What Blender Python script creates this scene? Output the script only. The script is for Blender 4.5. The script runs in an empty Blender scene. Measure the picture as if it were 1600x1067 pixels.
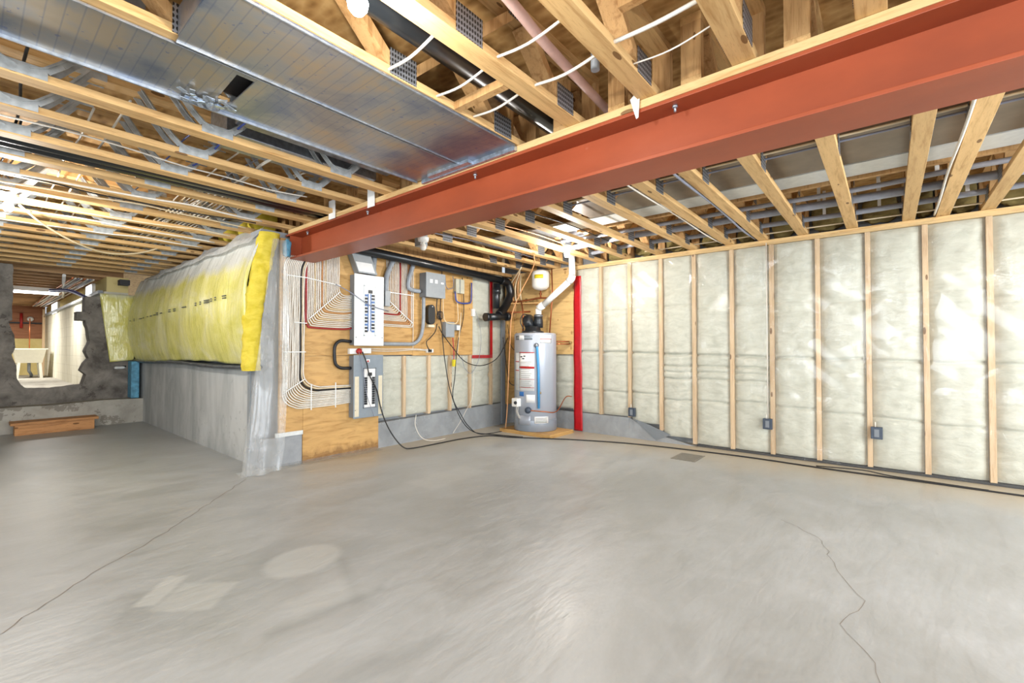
import bpy, bmesh, math, random
from mathutils import Vector, Matrix, noise, geometry
random.seed(7)
C = bpy.context.scene.collection
PI = math.pi

# ------------------------------------------------------------------ camera
FPX, YAW, PITCH, CAMH = 709.0, math.radians(39.7), math.radians(1.0), 1.125
Fv = Vector((math.cos(YAW)*math.cos(PITCH), math.sin(YAW)*math.cos(PITCH), math.sin(PITCH)))
Rv = Vector((math.sin(YAW), -math.cos(YAW), 0))
Uv = Rv.cross(Fv)
cd = bpy.data.cameras.new('camera'); cam = bpy.data.objects.new('camera', cd); C.objects.link(cam)
cd.sensor_width = 36; cd.lens = FPX*36/1600; cd.clip_start = 0.05; cd.clip_end = 100
m = Matrix((Rv, Uv, -Fv)).transposed().to_4x4(); m.translation = (0, 0, CAMH)
cam.matrix_world = m
bpy.context.scene.camera = cam

# room dimensions (metres)
XW, YW, XC, YF = 5.42, 4.50, 1.79, 9.00      # stud wall face, service wall face, passage wall face, far footing face
ZJ, ZT = 2.29, 2.61                           # truss bottoms, truss tops

# ------------------------------------------------------------------ materials
def lin(c):
    c = c/255.0
    return c/12.92 if c <= 0.04045 else ((c+0.055)/1.055)**2.4
def rgb(r, g, b): return (lin(r), lin(g), lin(b), 1)
class NT:
    def __init__(s, name):
        s.m = bpy.data.materials.new(name); s.m.use_nodes = True
        s.t = s.m.node_tree; s.t.nodes.clear()
        s.out = s.n('ShaderNodeOutputMaterial')
    def n(s, typ, **kw):
        nd = s.t.nodes.new(typ)
        for k, v in kw.items():
            if k.startswith('i_'): nd.inputs[k[2:].replace('_', ' ')].default_value = v
            else: setattr(nd, k, v)
        return nd
    def l(s, a, b): s.t.links.new(a, b)
    def pos(s, scale=(1, 1, 1), rot=(0, 0, 0), obj=False):
        if obj: src = s.n('ShaderNodeTexCoord').outputs['Object']
        else: src = s.n('ShaderNodeNewGeometry').outputs['Position']
        mp = s.n('ShaderNodeMapping'); mp.inputs['Scale'].default_value = scale; mp.inputs['Rotation'].default_value = rot
        s.l(src, mp.inputs[0]); return mp.outputs[0]
    def noise(s, vec, sc=5, det=4, rough=.55, dist=0):
        nd = s.n('ShaderNodeTexNoise'); nd.inputs['Scale'].default_value = sc
        nd.inputs['Detail'].default_value = det; nd.inputs['Roughness'].default_value = rough; nd.inputs['Distortion'].default_value = dist
        s.l(vec, nd.inputs['Vector']); return nd.outputs['Fac']
    def ramp(s, fac, stops):
        r = s.n('ShaderNodeValToRGB'); e = r.color_ramp.elements
        while len(e) < len(stops): e.new(.5)
        for i, (p, c) in enumerate(stops): e[i].position = p; e[i].color = c
        s.l(fac, r.inputs[0]); return r.outputs[0]
    def mix(s, a, b, fac, mode='MIX'):
        m_ = s.n('ShaderNodeMix', data_type='RGBA', blend_type=mode)
        for v, i in ((fac, 0), (a, 6), (b, 7)):
            if hasattr(v, 'is_output') or isinstance(v, bpy.types.NodeSocket): s.l(v, m_.inputs[i])
            else: m_.inputs[i].default_value = v
        return m_.outputs[2]
    def math(s, op, a, b=None, c=None, clamp=False):
        m_ = s.n('ShaderNodeMath', operation=op, use_clamp=clamp)
        for i, v in enumerate((a, b, c)):
            if v is None: continue
            if isinstance(v, bpy.types.NodeSocket): s.l(v, m_.inputs[i])
            else: m_.inputs[i].default_value = v
        return m_.outputs[0]
    def bump(s, h, strength=.3, dist=.01):
        b = s.n('ShaderNodeBump'); b.inputs['Strength'].default_value = strength; b.inputs['Distance'].default_value = dist
        s.l(h, b.inputs['Height']); return b.outputs[0]
    def bsdf(s, col, rough=.5, metal=0, normal=None, spec=.5, **kw):
        p = s.n('ShaderNodeBsdfPrincipled')
        for v, k in ((col, 'Base Color'), (rough, 'Roughness'), (metal, 'Metallic'), (spec, 'Specular IOR Level')):
            if isinstance(v, bpy.types.NodeSocket): s.l(v, p.inputs[k])
            else: p.inputs[k].default_value = v
        if normal: s.l(normal, p.inputs['Normal'])
        for k, v in kw.items(): p.inputs[k.replace('_', ' ')].default_value = v
        return p.outputs[0]
    def done(s, sh): s.l(sh, s.out.inputs[0]); return s.m

def plain(name, c, rough=.5, metal=0, spec=.5, var=.06, sc=20):
    t = NT(name); f = t.noise(t.pos(obj=True), sc, 3)
    d = tuple(max(0, x*(1-var*2)) for x in c[:3])+(1,); h = tuple(min(1, x*(1+var)) for x in c[:3])+(1,)
    return t.done(t.bsdf(t.ramp(f, [(.3, d), (.7, h)]), rough, metal, spec=spec))

def wood(name, base, dark, axis='X', knots=True, rough=.6, stain=0):
    t = NT(name)
    s = {'X': (1.2, 14, 14), 'Z': (14, 14, 1.2), 'Y': (14, 1.2, 14)}[axis]
    v = t.pos(scale=s); f = t.noise(v, 2.2, 5, .6, .6)
    info = t.n('ShaderNodeObjectInfo').outputs['Random']
    col = t.ramp(f, [(.30, dark), (.50, base), (.75, tuple(min(1, x*1.12) for x in base[:3])+(1,))])
    g = t.noise(t.pos(scale=tuple(x*5 for x in s)), 3, 2)
    col = t.mix(col, dark, t.math('MULTIPLY', t.math('GREATER_THAN', g, .62), .35))
    hue = t.n('ShaderNodeHueSaturation'); t.l(col, hue.inputs['Color'])
    t.l(t.math('ADD', t.math('MULTIPLY', info, .22), .88), hue.inputs['Value'])
    col = hue.outputs[0]
    if knots:
        vo = t.n('ShaderNodeTexVoronoi', feature='F1'); vo.inputs['Scale'].default_value = 1
        ks = {'X': (3, 9, 9), 'Z': (9, 9, 3), 'Y': (9, 3, 9)}[axis]
        t.l(t.pos(scale=ks), vo.inputs['Vector'])
        k = t.math('LESS_THAN', vo.outputs['Distance'], .10)
        col = t.mix(col, rgb(95, 60, 30), t.math('MULTIPLY', k, .8))
    return t.done(t.bsdf(col, rough, 0, t.bump(f, .15, .003), spec=.25))

M = {}
M['wood'] = wood('truss_lumber', rgb(208, 170, 116), rgb(174, 132, 80), 'X')
M['wood_y'] = wood('plate_lumber', rgb(210, 178, 126), rgb(182, 144, 92), 'Y')
M['wood_z'] = wood('stud_lumber', rgb(212, 184, 148), rgb(188, 154, 118), 'Z')
M['wood_dark'] = wood('old_joist_lumber', rgb(184, 146, 104), rgb(140, 104, 70), 'X')
M['web'] = wood('web_lumber', rgb(194, 154, 104), rgb(156, 114, 68), 'Z')
M['step'] = wood('step_lumber', rgb(196, 142, 92), rgb(150, 100, 60), 'X')

def plywood(name, base, dark, wet=False, foot=False):
    t = NT(name)
    f = t.noise(t.pos(scale=(1.6, 1.6, 9)), 2.0, 6, .6, 1.2)
    col = t.ramp(f, [(.28, dark), (.5, base), (.72, tuple(min(1, x*1.15) for x in base[:3])+(1,))])
    big = t.noise(t.pos(), 1.6, 2)
    col = t.mix(col, dark, t.math('MULTIPLY', t.math('SUBTRACT', big, .35, clamp=True), .7))
    if foot:   # football patches of the veneer in staggered rows
        vo = t.n('ShaderNodeTexVoronoi', feature='F1'); vo.inputs['Scale'].default_value = 1; vo.inputs['Randomness'].default_value = .35
        t.l(t.pos(scale=(8, 8, 4.6)), vo.inputs['Vector'])
        col = t.mix(col, rgb(140, 92, 40), t.math('MULTIPLY', t.math('LESS_THAN', vo.outputs['Distance'], .13), .6))
    else:
        vo = t.n('ShaderNodeTexVoronoi', feature='F1'); vo.inputs['Scale'].default_value = 1
        t.l(t.pos(scale=(4.5, 4.5, 4)), vo.inputs['Vector'])
        col = t.mix(col, rgb(110, 66, 30), t.math('MULTIPLY', t.math('LESS_THAN', vo.outputs['Distance'], .055), .8))
    if wet:    # water stain along the foot of the sheet
        sx = t.n('ShaderNodeSeparateXYZ'); t.l(t.n('ShaderNodeNewGeometry').outputs['Position'], sx.inputs[0])
        n2 = t.noise(t.pos(scale=(6, 6, 3)), 3, 4)
        h = t.math('ADD', sx.outputs[2], t.math('MULTIPLY', n2, -.22))
        k = t.math('LESS_THAN', h, -.045)
        k2 = t.math('MULTIPLY', t.math('SUBTRACT', .02, h, clamp=True), 8, clamp=True)
        col = t.mix(col, rgb(96, 58, 28), t.math('MAXIMUM', t.math('MULTIPLY', k, .55), t.math('MULTIPLY', k2, .7)))
    return t.done(t.bsdf(col, .5, 0, t.bump(f, .1, .003), spec=.35))
M['ply'] = plywood('plywood_golden', rgb(194, 154, 96), rgb(160, 118, 64))
M['ply_wet'] = plywood('plywood_stained', rgb(198, 158, 100), rgb(166, 124, 68), wet=True)
M['ply_foot'] = plywood('plywood_patched', rgb(210, 176, 118), rgb(184, 146, 90), foot=True)

def osb():
    t = NT('osb_subfloor')
    vo = t.n('ShaderNodeTexVoronoi', feature='F1'); vo.inputs['Scale'].default_value = 1; vo.inputs['Randomness'].default_value = 1
    nz = t.noise(t.pos(scale=(4, 4, 4)), 3, 3)
    t.l(t.pos(scale=(26, 11, 11)), vo.inputs['Vector'])
    col = t.ramp(t.math('ADD', t.math('MULTIPLY', vo.outputs['Distance'], .5), t.math('MULTIPLY', nz, .6)),
                 [(.3, rgb(142, 104, 60)), (.55, rgb(180, 140, 86)), (.8, rgb(204, 166, 110))])
    return t.done(t.bsdf(col, .7, spec=.2))
M['osb'] = osb()

def concrete_floor():
    t = NT('concrete_slab')
    P = t.n('ShaderNodeNewGeometry').outputs['Position']
    v = t.pos(); big = t.noise(v, .55, 5, .6, .5); mid = t.noise(t.pos(scale=(1, 1.8, 1), rot=(0, 0, .7)), 2.2, 6, .62, .8); fine = t.noise(v, 60, 3)
    col = t.ramp(big, [(.34, rgb(150, 154, 154)), (.5, rgb(168, 173, 174)), (.66, rgb(182, 188, 191))])
    col = t.mix(col, t.ramp(mid, [(.3, rgb(144, 147, 145)), (.52, rgb(169, 174, 175)), (.74, rgb(190, 196, 199))]), .5)
    col = t.mix(col, rgb(150, 148, 145), t.math('MULTIPLY', t.noise(t.pos(scale=(1, 2.2, 1), rot=(0, 0, .7)), 26, 6, .75), .40))
    sx = t.n('ShaderNodeSeparateXYZ'); t.l(P, sx.inputs[0]); X, Y = sx.outputs[0], sx.outputs[1]
    # tan dust along the foot of the framed walls
    wob = t.math('MULTIPLY', t.math('SUBTRACT', t.noise(v, 1.5, 4), .5), .9)
    d = t.math('MINIMUM', t.math('SUBTRACT', XW, X), t.math('SUBTRACT', YW, Y))
    d = t.math('ADD', d, wob)
    k = t.math('MULTIPLY', t.math('SUBTRACT', 1.0, d, clamp=True), .85)
    k = t.math('MULTIPLY', k, t.math('MULTIPLY', t.math('SUBTRACT', t.math('ADD', X, wob), 1.6, clamp=True), t.math('LESS_THAN', Y, 4.6)))
    col = t.mix(col, rgb(184, 170, 144), k)
    def frame(cx, cy, ang):
        dx = t.math('SUBTRACT', X, cx); dy = t.math('SUBTRACT', Y, cy); c, s_ = math.cos(ang), math.sin(ang)
        u = t.math('ADD', t.math('MULTIPLY', dx, c), t.math('MULTIPLY', dy, s_))
        w = t.math('SUBTRACT', t.math('MULTIPLY', dy, c), t.math('MULTIPLY', dx, s_))
        return u, w
    edge = t.math('MULTIPLY', t.math('SUBTRACT', t.noise(v, 25, 2), .5), .02)
    def box(cx, cy, ang, hx, hy, soft=.012):
        u, w = frame(cx, cy, ang)
        q = t.math('MAXIMUM', t.math('SUBTRACT', t.math('ABSOLUTE', u), hx), t.math('SUBTRACT', t.math('ABSOLUTE', w), hy))
        q = t.math('ADD', q, edge)
        return t.math('SUBTRACT', 1, t.math('DIVIDE', t.math('ADD', q, soft), 2*soft, clamp=True))
    def disc(cx, cy, ang, rx, ry, soft=.02):
        u, w = frame(cx, cy, ang)
        q = t.math('SQRT', t.math('ADD', t.math('POWER', t.math('ABSOLUTE', t.math('DIVIDE', u, rx)), 2), t.math('POWER', t.math('ABSOLUTE', t.math('DIVIDE', w, ry)), 2)))
        q = t.math('MULTIPLY', t.math('SUBTRACT', q, 1), rx)
        return t.math('SUBTRACT', 1, t.math('DIVIDE', t.math('ADD', t.math('ADD', q, edge), soft), 2*soft, clamp=True))
    dirt, clean = rgb(122, 126, 124), rgb(186, 190, 188)
    for msk, c, a in ((disc(1.17, 2.42, .2, .30, .27, .08), dirt, .22), (disc(.66, 2.47, .8, .38, .28, .14), dirt, .25),
                      (box(1.02, 1.87, -.08, .25, .018, .03), dirt, .5), (box(1.22, 2.05, 1.2, .25, .02, .03), dirt, .4),
                      (disc(2.6, 2.3, .6, .9, .55, .4), dirt, .22), (disc(1.0, 1.4, -.2, .3, .05, .06), dirt, .2),
                      (disc(3.5, 1.55, .5, .55, .35, .25), dirt, .3),
                      (box(.60, 2.624, .86, .135, .047), clean, .9*.75), (box(.69, 2.445, .76, .12, .125), clean, .45),
                      (disc(1.17, 2.42, .2, .20, .165), clean, .5), (box(1.05, 1.98, -.08, .16, .09, .05), clean, .35),
                      (box(2.75, 3.0, .05, .35, .16, .03), clean, .3), (box(3.9, 2.35, .3, .35, .2, .03), clean, .3)):
        col = t.mix(col, c, t.math('MULTIPLY', msk, a))
    r = t.math('ADD', .20, t.math('MULTIPLY', mid, .40))
    h = t.math('ADD', t.math('MULTIPLY', t.noise(t.pos(scale=(1, 2.5, 1), rot=(0, 0, .3)), 5, 3), .9), t.math('MULTIPLY', fine, .05))
    return t.done(t.bsdf(col, r, 0, t.bump(h, .25, .02), spec=.38))
M['floor'] = concrete_floor()

def concrete(name, a, b, sc=1.5, bump=.2, streak=False, joints=None, rough=.8, stain=None):
    t = NT(name)
    v = t.pos(scale=(1, 1, .35) if streak else (1, 1, 1))
    f = t.noise(v, sc*2, 7, .62, .4); g = t.noise(t.pos(), sc*9, 4)
    col = t.ramp(f, [(.32, a), (.62, b)])
    col = t.mix(col, a, t.math('MULTIPLY', t.math('GREATER_THAN', g, .66), .5))
    if stain:
        col = t.mix(col, stain, t.math('MULTIPLY', t.math('GREATER_THAN', t.noise(t.pos(), 2.3, 6, .7), .56), .65))
    if joints:
        br = t.n('ShaderNodeTexBrick'); br.inputs['Scale'].default_value = 1; br.inputs['Brick Width'].default_value = .4
        br.inputs['Row Height'].default_value = .2; br.inputs['Mortar Size'].default_value = .006
        br.inputs['Color1'].default_value = (1, 1, 1, 1); br.inputs['Color2'].default_value = (1, 1, 1, 1); br.inputs['Mortar'].default_value = (0, 0, 0, 1)
        sx = t.n('ShaderNodeSeparateXYZ'); t.l(t.n('ShaderNodeNewGeometry').outputs['Position'], sx.inputs[0])
        cb = t.n('ShaderNodeCombineXYZ'); t.l(sx.outputs[joints], cb.inputs[0]); t.l(sx.outputs[2], cb.inputs[1]); t.l(cb.outputs[0], br.inputs[0])
        col = t.mix(col, t.mix(col, br.outputs[0], 1, 'MULTIPLY'), .12)
    return t.done(t.bsdf(col, rough, 0, t.bump(t.math('ADD', f, t.math('MULTIPLY', g, .4)), bump, .02), spec=.2))
M['conc'] = concrete('poured_concrete', rgb(152, 155, 154), rgb(192, 194, 192), streak=True)
M['conc_base'] = concrete('foundation_grey', rgb(136, 139, 142), rgb(160, 163, 166), 2)
M['conc_dark'] = concrete('broken_old_concrete', rgb(88, 83, 78), rgb(142, 136, 128), 1.9, .6, joints=0, stain=rgb(74, 68, 64))
M['conc_foot'] = concrete('stained_footing', rgb(150, 146, 136), rgb(180, 176, 166), 1.5, .4, stain=rgb(120, 114, 104))
M['white_wall'] = concrete('whitewashed_block', rgb(204, 198, 174), rgb(232, 228, 210), 1.2, .2, joints=1, streak=True)
M['yellow_wall'] = concrete('cream_wall', rgb(216, 196, 130), rgb(232, 214, 150), 1.2, .2)
M['brown_wall'] = wood('brown_board', rgb(170, 116, 84), rgb(134, 86, 60), 'X', knots=False)

def batt(name, a, b, streak=False):
    t = NT(name)
    f = t.noise(t.pos(scale=(1, 1, 2.2)), 7, 6, .65, .6); g = t.noise(t.pos(scale=(1, 1, 1.6)), 38, 4)
    col = t.ramp(f, [(.25, a), (.6, b)])
    return t.done(t.bsdf(col, .9, 0, t.bump(t.math('ADD', f, t.math('MULTIPLY', g, .5)), .35, .02), spec=.1))
M['batt'] = batt('white_fiberglass', rgb(180, 179, 164), rgb(204, 203, 189))
M['batt_y'] = batt('yellow_fiberglass', rgb(190, 168, 40), rgb(214, 194, 78))
M['batt_brown'] = batt('brown_mineral_batt', rgb(96, 84, 50), rgb(150, 134, 86))
M['blue_foam'] = plain('blue_foam', rgb(92, 156, 186), .6, var=.2)

def poly(name, haze, tint, rough=.16, streak_rot=(0, .5, 0), gl=.55, wr=.5):
    t = NT(name)
    f1 = t.noise(t.pos(scale=(5, 5, 1.2), rot=(.5, 0, 0)), 2.2, 4, .6, 1.5)
    f2 = t.noise(t.pos(scale=(1.4, 1.4, 3.5), rot=(-.7, 0, .2)), 3, 3, .6, 1)
    h = t.math('ADD', f1, t.math('MULTIPLY', f2, .6))
    patch = t.math('MULTIPLY', t.math('SUBTRACT', t.noise(t.pos(), 1.3, 2), .48, clamp=True), 7, clamp=True)
    h = t.math('MULTIPLY', h, patch)
    nrm = t.bump(h, wr, .06)
    tr = t.n('ShaderNodeBsdfTransparent'); tr.inputs[0].default_value = tint
    df = t.n('ShaderNodeBsdfDiffuse'); df.inputs[0].default_value = (.86, .88, .88, 1)
    tl = t.n('ShaderNodeBsdfTranslucent'); tl.inputs[0].default_value = (.86, .88, .88, 1)
    gs = t.n('ShaderNodeBsdfGlossy'); gs.inputs['Roughness'].default_value = rough; t.l(nrm, gs.inputs['Normal'])
    m0 = t.n('ShaderNodeMixShader'); m0.inputs[0].default_value = .4; t.l(df.outputs[0], m0.inputs[1]); t.l(tl.outputs[0], m0.inputs[2])
    m1 = t.n('ShaderNodeMixShader')
    hz = t.math('MULTIPLY', haze, t.math('ADD', .6, t.math('MULTIPLY', f1, .8)))
    t.l(hz, m1.inputs[0]); t.l(tr.outputs[0], m1.inputs[1]); t.l(m0.outputs[0], m1.inputs[2])
    fr = t.n('ShaderNodeFresnel'); fr.inputs[0].default_value = 1.5; t.l(nrm, fr.inputs['Normal'])
    m2 = t.n('ShaderNodeMixShader'); t.l(t.math('MINIMUM', t.math('MULTIPLY', fr.outputs[0], gl), .15), m2.inputs[0])
    t.l(m1.outputs[0], m2.inputs[1]); t.l(gs.outputs[0], m2.inputs[2])
    return t.done(m2.outputs[0])
M['poly'] = poly('clear_vapour_barrier', .05, (.975, .98, .975, 1), .15, gl=.8, wr=.35)
M['poly_hazy'] = poly('milky_poly_sheet', .27, (.95, .955, .95, 1), .2, gl=1.0, wr=.35)
M['poly_white'] = poly('cloudy_poly_sheet', .8, (.93, .94, .93, 1), .2, gl=1.0, wr=.35)

def faced_blanket():
    t = NT('faced_yellow_insulation')
    f = t.noise(t.pos(scale=(3, 1.4, 1.6)), 1.6, 5, .6, .8)
    sx = t.n('ShaderNodeSeparateXYZ'); t.l(t.n('ShaderNodeNewGeometry').outputs['Position'], sx.inputs[0])
    col = t.ramp(f, [(.3, rgb(204, 198, 96)), (.5, rgb(220, 214, 128)), (.72, rgb(228, 224, 172))])
    # the loose clear top margin of the wrap, which has no wool behind it
    k = t.math('MULTIPLY', t.math('SUBTRACT', t.math('ADD', sx.outputs[2], t.math('MULTIPLY', f, .25)), 2.02, clamp=True), 9, clamp=True)
    col = t.mix(col, rgb(210, 212, 206), k)
    w = t.noise(t.pos(scale=(4, 7, .9), rot=(.15, 0, 0)), 3, 4, .6, 1.6)
    pt = t.math('MULTIPLY', t.math('SUBTRACT', t.noise(t.pos(), 2.2, 2), .45, clamp=True), 8, clamp=True)
    w = t.math('ADD', w, t.math('MULTIPLY', pt, t.math('MULTIPLY', t.noise(t.pos(scale=(6, 16, 1.6)), 3, 3), .8)))
    nrm = t.bump(w, .32, .05)
    return t.done(t.bsdf(col, .17, 0, nrm, spec=.8))
M['blanket'] = faced_blanket()

def red_steel():
    t = NT('red_oxide_steel')
    f = t.noise(t.pos(scale=(1, .5, 1)), 3, 6, .6); g = t.noise(t.pos(), 45, 3)
    col = t.ramp(f, [(.3, rgb(142, 66, 38)), (.55, rgb(158, 74, 42)), (.8, rgb(166, 84, 54))])
    vo = t.n('ShaderNodeTexVoronoi', feature='F1'); vo.inputs['Scale'].default_value = 1; t.l(t.pos(scale=(5, 3.2, 5)), vo.inputs['Vector'])
    k = t.math('MULTIPLY', t.math('SUBTRACT', .055, t.math('ADD', vo.outputs['Distance'], t.math('MULTIPLY', g, .03)), clamp=True), 12, clamp=True)
    col = t.mix(col, rgb(176, 116, 96), k)
    return t.done(t.bsdf(col, .42, .0, t.bump(g, .06, .002), spec=.45))
M['beam'] = red_steel()

def foil_duct():
    t = NT('ruled_sheet_metal')
    br = t.n('ShaderNodeTexBrick'); br.offset = 0; br.inputs['Scale'].default_value = 1; br.inputs['Brick Width'].default_value = .6
    br.inputs['Row Height'].default_value = .6; br.inputs['Mortar Size'].default_value = .004
    br.inputs['Color1'].default_value = (1, 1, 1, 1); br.inputs['Color2'].default_value = (1, 1, 1, 1); br.inputs['Mortar'].default_value = (0, 0, 0, 1)
    wv = t.n('ShaderNodeTexWave', wave_type='BANDS', bands_direction='X'); wv.inputs['Scale'].default_value = 7; wv.inputs['Distortion'].default_value = 0
    t.l(t.pos(), wv.inputs[0])
    f = t.noise(t.pos(), 3, 5, .6, .5); sp = t.noise(t.pos(), 34, 2)
    col = t.ramp(f, [(.34, rgb(132, 142, 160)), (.5, rgb(168, 168, 168)), (.62, rgb(186, 172, 150))])
    col = t.mix(col, rgb(110, 122, 150), t.math('MULTIPLY', t.math('GREATER_THAN', wv.outputs['Fac'], .975), .35))
    col = t.mix(col, rgb(96, 116, 168), t.math('MULTIPLY', t.math('GREATER_THAN', sp, .70), .5))
    r = t.math('ADD', .24, t.math('MULTIPLY', f, .18))
    return t.done(t.bsdf(col, r, .82, t.bump(t.noise(t.pos(), 2.2, 3), .25, .03)))
M['duct'] = foil_duct()
M['galv'] = plain('galvanised', rgb(168, 174, 182), .38, .8, var=.15, sc=30)
def nailplate():
    t = NT('punched_nail_plate')
    vo = t.n('ShaderNodeTexVoronoi', feature='F1'); vo.inputs['Scale'].default_value = 1; vo.inputs['Randomness'].default_value = 0
    vo.voronoi_dimensions = '2D'
    sx = t.n('ShaderNodeSeparateXYZ'); t.l(t.pos(scale=(70, 70, 45)), sx.inputs[0])
    cb = t.n('ShaderNodeCombineXYZ'); t.l(sx.outputs[0], cb.inputs[0]); t.l(sx.outputs[2], cb.inputs[1]); t.l(cb.outputs[0], vo.inputs['Vector'])
    k = t.math('LESS_THAN', vo.outputs['Distance'], .34)
    col = t.mix(rgb(150, 152, 156), rgb(52, 50, 48), k)
    return t.done(t.bsdf(col, .4, .6, t.bump(k, .5, .003)))
M['nail'] = nailplate()
M['steel_web'] = plain('pressed_steel_web', rgb(176, 180, 180), .45, .12, var=.15)
M['duct_brown'] = plain('dull_duct_metal', rgb(128, 112, 94), .4, .3, var=.15, sc=4)
M['white_board'] = plain('white_duct_board', rgb(214, 216, 212), .5, var=.04)
M['foil_tape'] = plain('foil_tape', rgb(196, 208, 224), .28, .8, var=.2, sc=40)
M['abs'] = plain('black_abs', rgb(28, 32, 36), .3, spec=.6)
M['flex_black'] = plain('black_flex', rgb(22, 22, 24), .35)
M['pvc_white'] = plain('white_pvc', rgb(232, 232, 228), .3)
M['pvc_grey'] = plain('grey_conduit', rgb(146, 152, 158), .45)
M['conduit_oh'] = plain('overhead_conduit', rgb(150, 152, 160), .4, .1)
M['cable_white'] = plain('white_cable', rgb(220, 214, 202), .5)
M['cable_cream'] = plain('cream_cable', rgb(222, 204, 170), .45)
M['cable_black'] = plain('black_cable', rgb(24, 24, 26), .5)
M['cable_red'] = plain('red_cable', rgb(150, 34, 36), .45)
M['cable_orange'] = plain('orange_pex', rgb(196, 142, 94), .45)
M['cable_blue'] = plain('blue_cable', rgb(52, 74, 150), .45)
M['cable_grey'] = plain('grey_cable', rgb(130, 134, 150), .45)
M['cable_yellow'] = plain('yellow_cable', rgb(196, 176, 70), .45)
M['copper'] = plain('copper', rgb(176, 104, 66), .35, .8)
M['pink_pipe'] = plain('pink_pipe', rgb(206, 170, 160), .4)
M['panel_white'] = plain('white_enamel', rgb(222, 226, 226), .35, var=.02)
M['panel_side'] = plain('grey_enamel_dark', rgb(120, 126, 132), .45, var=.03)
M['panel_grey'] = plain('grey_enamel', rgb(132, 142, 150), .4, var=.03)
M['disc_grey'] = plain('light_grey_enamel', rgb(146, 152, 156), .4, var=.03)
M['cream'] = plain('cream_label', rgb(214, 204, 178), .6)
M['paper'] = plain('white_paper', rgb(232, 232, 230), .6, var=.02)
M['breaker'] = plain('black_breaker', rgb(30, 32, 36), .4)
M['breaker_blue'] = plain('blue_marker', rgb(86, 122, 176), .5)
M['red_plastic'] = plain('red_plastic', rgb(178, 40, 38), .4)
M['red_tape'] = plain('red_sheathing_tape', rgb(178, 18, 28), .3, var=.1, sc=14)
M['yellow_label'] = plain('yellow_label', rgb(222, 204, 40), .5)
M['tank'] = plain('heater_grey_enamel', rgb(166, 172, 182), .32, .15, var=.02, sc=3)
M['tank_dark'] = plain('heater_base_grey', rgb(140, 148, 158), .35, .15, var=.03, sc=3)
M['blue_plastic'] = plain('blue_tube', rgb(70, 150, 206), .35)
M['blue_label'] = plain('blue_label', rgb(50, 110, 178), .5)
M['brass'] = plain('brass', rgb(176, 148, 96), .35, .8)
M['white_plastic'] = plain('white_plastic', rgb(232, 230, 224), .35, var=.02)
M['beige_plastic'] = plain('beige_plastic', rgb(186, 184, 166), .45)
M['outlet_box'] = plain('dark_outlet_box', rgb(64, 74, 88), .4, .2)
M['dark'] = plain('dark_grey', rgb(46, 46, 48), .6)
M['crack'] = plain('crack_line', rgb(138, 130, 120), .9)
M['ink'] = plain('faint_ink', rgb(92, 96, 80), .7)
M['ink_dark'] = plain('black_ink', rgb(38, 38, 42), .7)
M['foil_grey'] = plain('grey_foil_wrap', rgb(92, 98, 104), .35, .4, var=.3, sc=12)
M['grate'] = plain('drain_grate', rgb(136, 132, 122), .5, .3)
M['sink'] = plain('sink_plastic', rgb(240, 238, 224), .4, var=.02)
M['foam_white'] = plain('white_foam', rgb(214, 216, 214), .6)
def emit(name, c, s):
    t = NT(name); e = t.n('ShaderNodeEmission'); e.inputs[0].default_value = c; e.inputs[1].default_value = s
    return t.done(e.outputs[0])
M['bulb'] = emit('lit_bulb', (1, .97, .9, 1), 60)
M['tube'] = emit('lit_tube', (1, .98, .94, 1), 12)
M['pane'] = emit('daylit_pane', (.85, .92, 1, 1), 4)
M['bulb_off'] = plain('frosted_bulb', rgb(232, 228, 218), .25, var=.01)

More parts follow.
